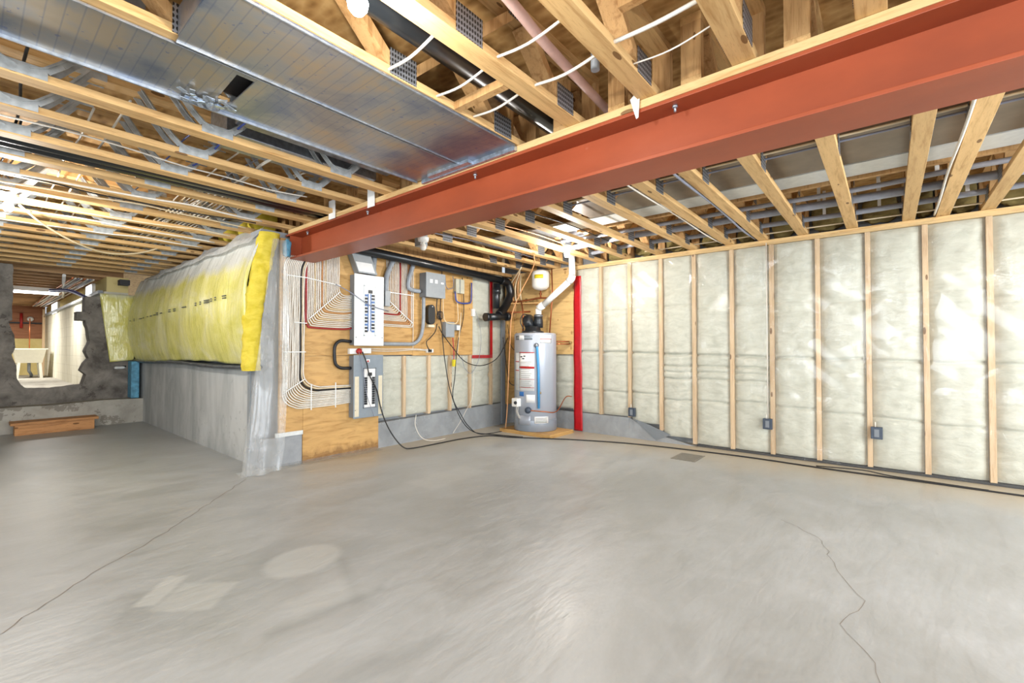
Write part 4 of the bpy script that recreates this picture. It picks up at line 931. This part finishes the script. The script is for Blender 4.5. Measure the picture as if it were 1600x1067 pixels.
cable('data_cable', [(4.20, FY-.05, 1.88), (4.21, FY-.06, 1.66), (4.2, FY-.07, 1.50), (4.06, FY-.10, 1.46), (3.95, FY-.08, 1.52), (3.95, FY-.06, 1.8), (3.96, FY-.05, 2.1)], .006, M['cable_cream'], 'cream cable looping over the utility box')
cable('data_cable', [(4.27, FY-.06, 1.62), (4.25, FY-.06, 1.4), (4.22, FY-.06, 1.2), (4.2, FY-.06, 1.0)], .006, M['cable_cream'], 'cream cord hanging right of the small grey box')
cable('data_cable', [(4.56, FY-.05, 1.66), (4.62, FY-.06, 1.5), (4.66, FY-.06, 1.3), (4.62, FY-.06, 1.0), (4.45, FY-.08, .80), (4.30, FY-.1, .88), (4.26, FY-.08, 1.05)], .003, M['cable_grey'], 'thin grey wire swinging from the slim receptacle')
cable('data_cable', [(4.5, FY-.05, 1.0), (4.52, FY-.06, .7), (4.44, FY-.10, .45), (4.26, FY-.16, .3), (4.12, FY-.2, .18), (3.98, FY-.22, .06)], .003, M['cable_white'], 'thin white wire trailing down to the concrete foot')
cable('data_cable', [(3.52, FY-.06, .33), (3.50, FY-.07, .2), (3.54, FY-.14, .06), (3.66, FY-.2, .01), (3.85, FY-.22, .01)], .005, M['cable_white'], 'white cable loop on the floor below the lower batts')
mb = MB()
for i in range(3):
    mb.tube([(3.86+.03*math.cos(a)+.01*i, FY-.08-.012*i, 1.56+.05*math.sin(a)) for a in [j*2*PI/14 for j in range(15)]], .005, 6, cap=False)
mb.build('cord_coil', M['cable_black'], tag=('small coil of black cord right of the modem', 'cable'))
# long cords on the floor
cable('extension_cord', [(2.73, FY-.14, 1.10), (2.77, FY-.16, .98), (2.80, FY-.165, .85), (2.90, FY-.155, .68), (2.95, FY-.15, .50), (3.0, FY-.17, .33), (3.07, FY-.22, .16), (3.15, FY-.30, .03), (3.26, FY-.34, .007), (3.6, FY-.36, .007), (4.0, FY-.38, .007), (4.35, 4.0, .007), (4.46, 3.70, .007), (4.68, 3.3, .007), (4.86, 2.95, .007), (5.08, 2.3, .007), (5.20, 1.26, .007), (5.17, .42, .007), (5.18, -.24, .007), (5.18, -.78, .007), (5.2, -2.2, .007)],
      .007, M['cable_black'], 'long black extension cord from the red plug across the floor along the insulated wall')
cable('extension_cord', [(2.70, FY-.12, 1.10), (2.73, FY-.15, .9), (2.78, FY-.16, .62), (2.86, FY-.155, .42), (2.87, FY-.14, .40)], .003, M['cable_grey'], 'thin grey cord hanging over the grey panel')
cable('extension_cord', [(5.24, .55, .006), (5.26, .2, .02), (5.25, 0, .006), (5.22, -.35, .006), (5.21, -.6, .006)], .005, M['cable_black'], 'short black cord lying beside the long one at the insulated wall')

# light bulbs
def bulb(x, y, z, label, lit=True, power=40, group=None):
    t = thing('light_bulb', label, 'light bulb', (x, y, z), group)
    plabel(MB().lathe([(0, 0), (.018, .003), (.029, .018), (.032, .036), (.026, .055), (.015, .07), (.013, .08)], (x, y, z), 20).build('globe', M['bulb' if lit else 'bulb_off'], t), 'glowing bare globe' if lit else 'unlit white globe')
    MB().lathe([(.016, .078), (.05, .09), (.055, .12), (.055, .13), (0, .13)], (x, y, z), 20).build('lamp_holder', M['white_plastic'], t)
    if lit:
        l = bpy.data.lights.new('bulb_light', 'POINT'); l.energy = power; l.color = (1, .97, .92); l.shadow_soft_size = .035
        lo = bpy.data.objects.new('bulb_light', l); C.objects.link(lo); lo.location = (x, y, z-.045)
    return t
bulb(.76, 1.25, 2.16, 'lit bare bulb between trusses at the top of the picture', power=30)
bulb(4.29, 2.76, 2.155, 'lit bare bulb near the red tape strip above the insulated wall', power=60)
bulb(.19, 5.05, 2.155, 'lit bare bulb under the left trusses', power=62)
bulb(2.87, 3.52, 2.10, 'unlit white bulb hanging just behind the beam', lit=False)
bulb(-1.2, -.8, 2.155, 'unseen bare bulb added for fill behind the camera', power=75)  # this and the next two are unseen bulbs added as fill
bulb(3.4, -1.75, 2.155, 'unseen bare bulb added for fill beyond the right end of the wall', power=75)
bulb(-1.6, 3.0, 2.155, 'unseen bare bulb added for fill over the left side of the room', power=60)
MB().box(2.90, 3.60, 2.17, 2.99, 3.69, ZJ).build('junction_box', M['disc_grey'], tag=('small grey box on a truss beside the unlit bulb', 'electrical box'))

# ------------------------------------------------------------------ water heater
HX, HY, HR = 4.98, 3.72, .285
t = thing('heater_platform', 'plywood platform under the grey water heater', 'platform', (4.99, 3.70, 0))
MB().box(4.70, 3.28, 0, 5.26, 4.12, .022).build('board', M['ply'], t, bevel=.002)
MB().box(4.70, 3.285, .023, 5.25, 4.12, .046).build('board', M['ply'], t, bevel=.002)
h = thing('water_heater', 'tall grey cylindrical gas water heater with stickers on a plywood platform', 'water heater', (HX, HY, .048))
MB().lathe([(HR*.97, .048), (HR*.985, .05), (HR*.985, .20), (HR, .205), (HR, 1.315), (HR*.985, 1.335), (HR*.93, 1.345), (0, 1.35)], (HX, HY, 0), 72).build('tank', M['tank'], h)
plabel(MB().lathe([(HR+.002, .05), (HR+.004, .052), (HR+.004, .19), (HR+.001, .2)], (HX, HY, 0), 72).build('base_ring', M['tank_dark'], h), 'darker grey base ring')
A0 = math.atan2(-HY, -HX)                            # direction from tank towards the room
def onT(px_off, z, lift=0):                          # px_off: metres sideways (+ right in view) on the front
    a = A0+math.asin(max(-.99, min(.99, px_off/HR)))
    return Vector((HX+(HR+lift)*math.cos(a), HY+(HR+lift)*math.sin(a), z))
def sticker(name, u0, u1, z0, z1, mat, label=None, lift=.002, par=None):
    mb = MB().grid(lambda a, b: onT(u0+(u1-u0)*a, z0+(z1-z0)*b, lift), 8, 1)
    o = mb.build(name, mat, par or h, solid=.0006, recalc=False)
    if label: o['label'] = label
    return o
# sideways metres here = (px-837)/709*5.95
S = lambda px: (px-837.5)*5.95/709
Zp = lambda py: 1.125+(546.3-py)*5.93/709
st = sticker('warning_label', S(812.6), S(836), Zp(611), Zp(552), M['paper'], 'tall white warning sticker with red bars')
for a, b in ((552, 550.6), (575.5, 573.2), (593.5, 592.8), (606.5, 605.8)):
    sticker('red_bar', S(812.6), S(836), Zp(a), Zp(b), M['red_plastic'], lift=.0035, par=st)
sticker('red_bar', S(814), S(836), Zp(576.5), Zp(573), M['red_plastic'], lift=.0036, par=st)
for (x, y, w_, h_) in ((814.5, 557, 3, 1.5), (819, 556, 3, 1.5), (817, 560, 3.5, 1.5)):
    sticker('ink_mark', S(x), S(x+w_), Zp(y+h_), Zp(y), M['ink_dark'], lift=.0038, par=st)
for k_ in range(14):
    y = 566+3.0*k_
    if 572 < y < 578: continue
    sticker('text_line', S(815), S(832-(k_ % 3)*2), Zp(y+.5), Zp(y), M['ink'], lift=.0034, par=st)
sticker('side_label', S(806.5), S(811.5), Zp(611), Zp(552), M['foam_white'], 'narrow pale sticker')
for a in (565, 579): sticker('red_bar', S(806), S(811.8), Zp(a+1.4), Zp(a), M['red_plastic'], lift=.0032)
sticker('brand_plate', S(807), S(833), Zp(531), Zp(525), M['panel_grey'], 'dark framed name plate')
for a, b, c, d in ((807, 833, 530.8, 530.2), (807, 833, 525.5, 524.9)): sticker('plate_line', S(a), S(b), Zp(c), Zp(d), M['ink_dark'], lift=.0032)
sticker('brand_badge', S(812), S(820), Zp(531.6), Zp(524), M['paper'], lift=.0036)
st2 = sticker('notice_label', S(845), S(862.5), Zp(536.5), Zp(523.5), M['paper'], 'white notice at the top right')
sticker('red_bar', S(845), S(862.5), Zp(530.6), Zp(529.6), M['red_plastic'], lift=.0035, par=st2)
sticker('energy_label', S(812.5), S(819.5), Zp(620), Zp(613), M['blue_label'], 'small blue sticker')
sticker('rating_label', S(823), S(837), Zp(629.5), Zp(617), M['paper'], 'square white rating sticker')
sticker('instruction_label', S(836), S(857), Zp(661.5), Zp(651), M['paper'], 'white instruction sticker on the base', lift=.008)
for k_ in range(4): sticker('text_line', S(838), S(855), Zp(653.8+2.1*k_), Zp(653+2.1*k_), M['ink'], lift=.0095)
# relief valve, blue discharge tube
v0 = onT(S(839), Zp(540), .0)
d_ = (v0-Vector((HX, HY, v0.z))).normalized()
MB().lathe([(.035, 0), (.032, .03), (.02, .05), (.02, .07), (0, .07)], v0-d_*.01, 16, axis=d_).build('relief_valve', M['galv'], h)
b0 = onT(S(840), Zp(545), .03)
plabel(MB().tube([v0+d_*.045, b0, onT(S(842), Zp(580), .022), onT(S(842.5), Zp(638), .018)], .017, 12).build('discharge_tube', M['blue_plastic'], h), 'long bright blue discharge tube')
dv = onT(S(845), Zp(614), 0); MB().lathe([(.014, 0), (.014, .03), (.008, .035), (0, .035)], dv-d_*.005, 10, axis=d_).build('probe', M['brass'], h)
# gas control and drain
g0 = onT(S(811), Zp(630), .03); g = MB().box(g0.x-.05, g0.y-.05, g0.z-.055, g0.x+.05, g0.y+.05, g0.z+.055).build('gas_control', M['white_plastic'], h, bevel=.01)
gd = Vector((math.cos(A0-.25), math.sin(A0-.25), 0))
MB().lathe([(.022, 0), (.022, .012), (0, .012)], g0+gd*.052, 16, axis=gd).build('dial', M['dark'], g)
k0 = onT(S(826.5), Zp(641), .0); MB().lathe([(.042, 0), (.042, .03), (.028, .045), (0, .045)], k0, 20, axis=gd).build('drain_valve', M['outlet_box'], h)
for dx in (0, .015): MB().tube(smooth_path([g0+Vector((dx, -dx, -.05)), onT(S(811.5)+dx, Zp(645), .04), onT(S(814)+dx, Zp(655), .02)]), .004, 6).build('wire', M['cable_white'], h)
sticker('access_door', S(812), S(830), Zp(664.5), Zp(650), M['tank'], 'flat access door in the base', lift=.012)
MB().tube(smooth_path([onT(S(828), Zp(641), .03), onT(S(850), Zp(643), .03), onT(S(866), Zp(644), .03)+Vector((0, -.02, 0)), Vector((5.33, 3.46, .46)), Vector((5.40, 3.40, .47))]), .007, 8).build('gas_line', M['copper'], h)
# blower and vent on top
bl = MB().lathe([(.15, 1.345), (.15, 1.37), (.11, 1.385), (.10, 1.43), (.085, 1.44), (0, 1.44)], (HX-.03, HY+.02, 0), 28).build('vent_blower', M['abs'], h)
MB().lathe([(0, -.06), (.09, -.055), (.105, -.03), (.105, .03), (.09, .055), (0, .06)], (HX-.03, HY+.08, 1.50), 24, axis=(.2, -.9, .3)).build('fan_housing', M['abs'], bl)
MB().lathe([(.065, 1.42), (.066, 1.50), (.055, 1.56), (.06, 1.565), (.06, 1.60)], (HX+.03, HY-.03, 0), 24).build('outlet_collar', M['abs'], bl)
MB().lathe([(.0625, 1.575), (.0625, 1.59)], (HX+.03, HY-.03, 0), 24).build('hose_clamp', M['galv'], bl)
MB().tube(smooth_path([(HX-.13, HY+.1, 1.40), (HX-.15, HY+.14, 1.5), (HX-.10, HY+.14, 1.60), (HX-.02, HY+.10, 1.60)]), .007, 8).build('blower_wire', M['cable_black'], bl)
# white pvc vent
vp = thing('vent_pipe', 'white plastic vent pipe rising diagonally from the water heater', 'pipe', (HX+.03, HY-.03, 1.60))
pp = [(HX+.03, HY-.03, 1.58), (HX+.03, HY-.03, 1.68), (5.03, 3.62, 1.73), (5.08, 3.24, 2.02), (5.08, 3.19, 2.10), (5.08, 3.20, 2.40)]
MB().tube([pp[0], pp[1]], .042, 20).tube([pp[1], (5.02, 3.655, 1.71), pp[2]], .050, 20).tube([pp[2], pp[3]], .042, 20).tube([pp[3], (5.08, 3.2, 2.06), pp[4]], .050, 20).tube([pp[4], pp[5]], .042, 20).build('pipe', M['pvc_white'], vp)
# expansion tank
e = thing('expansion_tank', 'small white expansion tank with a yellow label on the plywood corner', 'tank', (5.26, 3.88, 1.97))
ex = Vector((5.24, 3.82, 0))
MB().lathe([(.02, 1.965), (.09, 1.985), (.122, 2.02), (.125, 2.06), (.125, 2.20), (.115, 2.235), (.06, 2.255), (0, 2.26)], ex, 36).build('shell', M['white_plastic'], e)
ae = math.atan2(-ex.y, -ex.x)
def onE(u, z, l=.002): a = ae+u; return Vector((ex.x+(.125+l)*math.cos(a), ex.y+(.125+l)*math.sin(a), z))
plabel(MB().grid(lambda a, b: onE(-.75+1.05*a, 2.125+.055*b), 8, 1).build('label', M['yellow_label'], e, solid=.0005, recalc=False), 'yellow sticker')
MB().tube([ex+Vector((0, 0, 1.975)), ex+Vector((0, 0, 1.86))], .012, 10).tube([ex+Vector((0, 0, 1.93)), ex+Vector((0, 0, 1.91))], .02, 8).build('nipple', M['copper'], e)
# copper and pex lines in the corner
MB().tube(smooth_path([(5.15, 4.25, 1.82), (5.2, 4.0, 1.84), (5.24, 3.82, 1.86), (5.28, 3.6, 1.84)]), .012, 8).build('water_line', M['copper'], tag=('copper water line under the expansion tank', 'pipe'))
MB().tube([(5.0, 3.95, 1.34), (5.0, 3.95, 1.66), (5.15, 4.1, 1.82)], .011, 8).build('water_line', M['copper'], tag=('copper riser behind the blower left of the vent pipe', 'pipe'))
MB().tube([(5.12, 3.58, 1.34), (5.16, 3.56, 1.9), (5.2, 3.6, 2.25)], .010, 8).build('water_line', M['copper'], tag=('thin copper riser right of the blower', 'pipe'))
for i, y in enumerate((3.42, 3.36)):
    pass
MB().tube([(5.2, 3.56, 1.235), (5.38, 3.42, 1.235)], .009, 8).build('water_line', M['copper'], tag=('upper short copper stub from the heater to the red tape', 'pipe'))
MB().tube([(5.2, 3.56, 1.20), (5.38, 3.42, 1.20)], .009, 8).build('water_line', M['copper'], tag=('lower short copper stub from the heater to the red tape', 'pipe'))
MB().lathe([(0, -.02), (.022, -.015), (.022, .015), (0, .02)], (5.38, 3.41, 1.22), 10, axis=(0, 0, 1)).build('valve', M['brass'], tag=('dark brass valve at the edge of the red tape', 'valve'))
for i, (x, y) in enumerate(((4.86, 3.9), (4.98, 4.02), (5.08, 4.1), (5.2, 4.2), (5.28, 4.25))):
    cable('water_tube', [(x+.04, y, 2.26), (5.16+.03*i, 4.3-.02*i, 2.1), (5.14+.035*i, 4.30-.02*i, 1.95), (5.12+.04*i, 4.28-.02*i, 1.84)], .009, M['cable_orange' if i % 2 else 'cable_cream'], 'tan water tube dropping into the manifold in the corner', group='tubes into the corner manifold', n=8)
cable('water_tube', [(4.45, 3.35, 2.30), (4.60, 3.45, 2.22), (4.70, 3.60, 2.10), (4.72, 3.76, 1.9), (4.70, 3.90, 1.6), (4.69, 3.93, 1.2), (4.68, 3.95, .7), (4.69, 3.98, .3), (4.68, 4.0, .06)], .007, M['cable_orange'], 'orange water tube hanging from the ceiling down the left side of the heater', n=8)
t = thing('manifold_shelf', 'small wooden shelf bracket with brass valves in the corner', 'shelf', (5.25, 4.1, 1.75))
MB().bar((5.14, 4.36, 1.80), (5.38, 3.86, 1.80), .10, .02).build('board', M['ply'], t)
for i in range(4):
    q = Vector((5.16+.05*i, 4.30-.10*i, 1.81)); MB().lathe([(.016, 0), (.016, .04), (.008, .05), (.02, .055), (.02, .062), (0, .062)], q, 10).build('valve', M['brass'], t)
MB().bar((5.18, 4.25, 1.60), (5.18, 4.25, 1.79), .03, .04).build('bracket', M['web'], t)
MB().tube([(5.02, 4.30, 1.66), (5.30, 4.05, 1.68)], .013, 8).build('water_line', M['copper'], tag=('copper line with a valve below the corner shelf', 'pipe'))
cable('data_cable', [(5.02, FY-.16, 1.3), (5.05, FY-.2, .9), (5.0, FY-.3, .66), (4.98, FY-.42, .62), (4.86, 3.98, .70), (4.82, 3.95, .8)], .006, M['cable_black'], 'black cord looping in the corner left of the heater')
cable('data_cable', [(5.2, FY-.1, 1.5), (5.08, FY-.25, 1.2), (5.02, FY-.4, 1.1)], .005, M['cable_black'], 'short black cord above the corner loop')

# floor drain
t = thing('floor_drain', 'square metal drain grate flush in the concrete near the insulated wall', 'floor drain', (4.82, 1.62, 0))
MB().box(4.66, 1.50, .0, 4.99, 1.745, .004).build('frame', M['grate'], t)
mb = MB()
for i in range(11): mb.box(4.68+.028*i, 1.52, .0041, 4.694+.028*i, 1.725, .006)
mb.build('bars', M['grate'], t)

# ------------------------------------------------------------------ passage: yellow blanket, drape, step
bk = thing('insulation_blanket', 'yellow faced insulation blanket hung over the passage wall, wrinkled and glossy', 'insulation', (1.68, 7, .95))
def bl_fn(a, b):
    y = 4.47+(9.22-4.47)*a; zb = .985+.012*nz(y*3, 0, 0)+.02*math.sin(y*1.3); zt = 2.19+.05*nz(y*1.7, 4, 0)
    z = zb+(zt-zb)*b
    bul = .15*(1-abs(2*b-.9)**2.2*.75)
    w = .022*nz(y*3+z*1.2, z*1.1, 1)+.006*nz(y*11, z*2, 2)+(.02*nz(y*7, 0, 5) if b > .85 else 0)
    q = .05*math.exp(-((y-9.22)/.1)**2)
    return (XC-.01-bul-w+q, y, z)
mb = MB(); mb.grid(bl_fn, 160, 50)
mb.build('faced_sheet', M['blanket'], bk, solid=.02, recalc=False)
def bl2(a, b):                                        # flap that turns onto the far wall
    z = .93+(1.98-.93)*b; x0 = 1.42-.13*b; x = x0+(1.72-x0)*a
    return (x, 9.225-.035*math.sin(a*PI)-.02*nz(x*6, z*4, 3), z+.03*a*(1-b))
MB().grid(bl2, 20, 40).build('corner_flap', M['blanket'], bk, solid=.02, recalc=False)
ink = MB()
rr = random.Random(5)
y = 4.95
while y < 9.0:
    L = rr.choice([.05, .09, .16, .04]); z = 1.62-.02*(y-5)
    x = bl_fn((y-4.47)/4.75, (z-.985)/1.2)[0]
    for dz in ((0, .022) if rr.random() > .4 else (.01,)):
        ink.box(x-.030, y, z+dz, x-.026, y+L, z+dz+.012)
    y += L+rr.choice([.06, .1, .2, .3])
plabel(ink.build('printed_marks', M['ink'], bk), 'row of dark printed marks')
# exposed yellow wool end
def wool(a, b):
    z = .93+(2.22-.93)*b; cx = 1.675+.24*max(0, b-.3)**1.5; ang = a*2*PI
    rx, ry = .074+.022*nz(z*4, 1, 0)+.012*b, .07+.02*nz(z*4, 2, 0)
    k = 1+.25*nz(math.cos(ang)*2, math.sin(ang)*2, z*9)+.12*nz(math.cos(ang)*5, math.sin(ang)*5, z*30)
    return (cx+math.cos(ang)*rx*k, 4.50+math.sin(ang)*ry*k-.02*b, z)
mb = MB(); mb.grid(wool, 28, 110)
mb.add([wool(i/28, 1) for i in range(28)], [tuple(range(28))]).add([wool(i/28, 0) for i in range(28)], [tuple(range(27, -1, -1))])
mb.build('insulation_roll', M['batt_y'], tag=('bright yellow raw fiberglass edge at the end of the blanket under the beam', 'insulation'))
lump('blue_foam_scrap', (1.96, YW-.06, 2.10), (.035, .03, .08), M['blue_foam'], ('small blue foam scrap beside the yellow wool under the beam end', 'foam'), 3)
# loose clear top of the blanket
def top_fn(a, b):
    y = 4.60+3.9*a; z = 2.12+.20*b+.04*nz(y*2, b*2, 0); x = XC-.13+.16*b-.03*nz(y*6, b*3, 2)
    return (x+.05*math.sin(y*7)*b*.5, y, z-.08*a*b)
MB().grid(top_fn, 90, 10).build('plastic_flap', M['poly_white'], solid=.0, recalc=False, tag=('crumpled translucent plastic along the top of the yellow blanket', 'plastic sheet'))
# foil roll under the blanket
def roll(a, b):
    y = 4.55+(9.2-4.55)*a; an = b*2*PI; k = 1+.2*nz(y*5, math.cos(an)*2, math.sin(an)*2)
    return (1.745+.05*math.cos(an)*k, y, .955+.028*math.sin(an)*k+.01*math.sin(y*2))
MB().grid(roll, 120, 12).build('foil_gasket', M['foil_grey'], tag=('crumpled dark grey foil gasket along the ledge under the yellow blanket', 'gasket'))
MB().box(1.645, 9.02, .37, 1.745, 9.26, .94).build('blue_foam_board', M['blue_foam'], bevel=.01, tag=('upright blue foam piece standing on the footing in the passage corner', 'foam'))
lump('bright_hole_lump', (1.55, 9.285, .84), (.07, .03, .022), M['foam_white'], ('pale lump standing in for light seen through the hole left of the blue foam', 'filler'), 9)  # pale lump imitates the bright view through the hole
# metal edge strip and plastic drape
MB().box(XC-.012, 4.80, .03, XC-.001, 4.86, .93).build('edge_strip', M['disc_grey'], tag=('grey metal strip up the concrete wall behind the drape', 'trim'))
def drape(a, b):
    z = .006+(2.16-.006)*b
    xl = 1.54+(1.70-1.54)*min(1, b/.5)+(.12*max(0, b-.5)/.5); xr = 1.90+.06*math.sin(b*2.6)
    if b < .12: xr = 1.88+.4*b
    x = xl+(xr-xl)*a
    y = 4.40+.035*math.sin(a*9+b*2)*(1-b*.5)+.02*nz(x*8, z*2, 1)-.02*(1-b)+(-.05*(1-b)**3)
    return (x, y, z)
MB().grid(drape, 50, 80).build('plastic_drape', M['poly_hazy'], solid=.0, recalc=False, tag=('milky plastic sheet hanging to the floor at the end of the service wall', 'plastic sheet'))
def trail(a, b):
    x = 1.55+(3.0-1.55)*a; return (x, 4.36+.11*b-.03*math.sin(x*5)*(1-b)+.02*nz(x*9, b, 0)*(1-b)+.02*min(1, a*3), .004+.006*abs(nz(x*14, b*3, 3))+.02*b**3)
MB().grid(trail, 60, 6).build('plastic_hem', M['poly_hazy'], solid=.0, recalc=False, tag=('dusty plastic hem trailing along the floor under the plywood', 'plastic sheet'))
# wooden step
t = thing('wooden_step', 'low wooden box step in front of the concrete footing', 'step', (.8, 8.8, 0))
MB().box(.38, 8.69, .135, 1.23, 8.985, .17).build('tread', M['step'], t, bevel=.004)
MB().box(.42, 8.72, .0, 1.19, 8.755, .134).build('riser', M['step'], t, bevel=.003)
for x in (.42, 1.15): MB().box(x, 8.756, 0, x+.04, 8.97, .134).build('side_board', M['step'], t)
# things in the room beyond
s = thing('laundry_sink', 'white plastic laundry sink on legs in the room beyond the broken wall', 'sink', (1.0, 16.2, .43))
mb = MB()
x0, x1, y0, y1 = .72, 1.27, 15.9, 16.5
def ring(q, z): return [(x0+q, y0+q, z), (x1-q, y0+q, z), (x1-q, y1-q, z), (x0+q, y1-q, z)]
rs = [ring(.06, .80), ring(.0, 1.12), ring(-.03, 1.125), ring(-.03, 1.15), ring(.02, 1.15), ring(.07, .84)]
vs = [v for r_ in rs for v in r_]; fs = []
for i in range(5):
    for j in range(4): fs.append((i*4+j, i*4+(j+1) % 4, (i+1)*4+(j+1) % 4, (i+1)*4+j))
fs += [(3, 2, 1, 0), (20, 21, 22, 23)]
mb.add(vs, fs).build('basin', M['sink'], s)
for (a, b) in ((x0+.10, y0+.08), (x1-.10, y0+.08), (x0+.10, y1-.08), (x1-.10, y1-.08)):
    sg = -1 if a < 1 else 1
    MB().bar((a, b, .80), (a+sg*.03, b, .43), .06, .05).build('leg', M['sink'], s)
MB().tube([(1.0, 16.2, .80), (1.0, 16.2, .6), (1.05, 16.3, .5), (1.05, 16.4, .43)], .03, 8).build('drain', M['pvc_grey'], s)
MB().tube([(1.02, 16.5, 1.15), (1.02, 16.5, 1.9)], .012, 6).build('supply_pipe', M['copper'], tag=('thin pipe rising behind the laundry sink', 'pipe'))
MB().lathe([(.06, -.03), (.07, 0), (.05, .03), (0, .03)], (1.12, 17.95, 1.95), 10, axis=(0, -1, 0)).build('meter', M['white_plastic'], tag=('small white meter on the brown back wall', 'meter'))
MB().tube([(.95, 17.94, 1.7), (.95, 17.94, 2.1)], .03, 8).build('valve_pipe', M['red_plastic'], tag=('red valve on the brown back wall above the sink', 'valve'))
for i, x in enumerate((1.30, .60)):
    MB().box(x, 17.3, .43, x+.05, 17.35, 1.1 if i else 2.2).build('post', M['wood_z'], tag=('wooden post by the laundry sink, %s' % ('left' if i else 'right'), 'post'))
f = thing('fluorescent_light', 'lit fluorescent tube fixture in the room beyond the broken wall', 'light fixture', (.75, 12.3, 2.18))
MB().box(.2, 12.24, 2.215, 1.15, 12.36, 2.289).build('housing', M['white_plastic'], f)
MB().tube([(.22, 12.3, 2.185), (1.13, 12.3, 2.185)], .018, 10).build('tube', M['tube'], f)
MB().tube([(.95, 9.7, 2.26), (1.32, 13.6, 2.24)], .022, 10).build('white_pipe', M['pvc_white'], tag=('white pipe under the joists of the room beyond', 'pipe'))
MB().tube(smooth_path([(1.0, 12.0, 2.22), (1.15, 11.2, 2.17), (1.25, 10.4, 2.02), (1.3, 9.9, 1.9)]), .03, 10).build('blue_pipe', M['cable_blue'], tag=('blue hose sloping down behind the broken wall', 'hose'))
for i in range(8):
    pts = [(1.30-.035*i+.05*nz(k*1.7, i, 0), 9.8+k*1.2, 2.24+.03*nz(k*1.3, i, 6)) for k in range(7)]
    cable('electrical_cable', pts, .012, M[['cable_white', 'cable_grey', 'cable_white', 'copper'][i % 4]], 'cable or pipe bunched under the joists of the room beyond', group='cables bunched over the room beyond', k=3)
MB().box(1.50, 9.05, 2.12, 1.62, 9.22, 2.20).build('dark_block', M['dark'], tag=('dark block at the top of the passage corner', 'block'))

# ------------------------------------------------------------------ light
def area(name, loc, rot, sx, sy, p, col):
    l = bpy.data.lights.new(name, 'AREA'); l.shape = 'RECTANGLE'; l.size = sx; l.size_y = sy; l.energy = p; l.color = col
    o = bpy.data.objects.new(name, l); C.objects.link(o); o.location = loc; o.rotation_euler = rot; return o
area('daylight_back', (1.7, -3.85, 1.2), (PI/2, 0, 0), 6.2, 2.0, 380, (.86, .93, 1))
area('fill_left', (-3.85, .2, 1.55), (0, -PI/2, 0), 1.2, 3.9, 200, (.86, .93, 1))  # added fill light, shines in through the made-up left opening
area('tube_light', (.68, 12.3, 2.15), (0, 0, 0), .9, .08, 42, (1, .97, .92))
area('beyond_fill', (.2, 15.6, 2.25), (0, 0, 0), .9, .1, 80, (1, .97, .92))  # fill light with no fixture, brightens the far part of the room beyond
w = bpy.data.worlds.new('world'); bpy.context.scene.world = w; w.use_nodes = True
w.node_tree.nodes['Background'].inputs[0].default_value = (.8, .9, 1, 1); w.node_tree.nodes['Background'].inputs[1].default_value = .8
vs_ = bpy.context.scene.view_settings
vs_.view_transform = 'Standard'; vs_.look = 'None'; vs_.exposure = 0.12; vs_.gamma = 1; vs_.use_curve_mapping = False
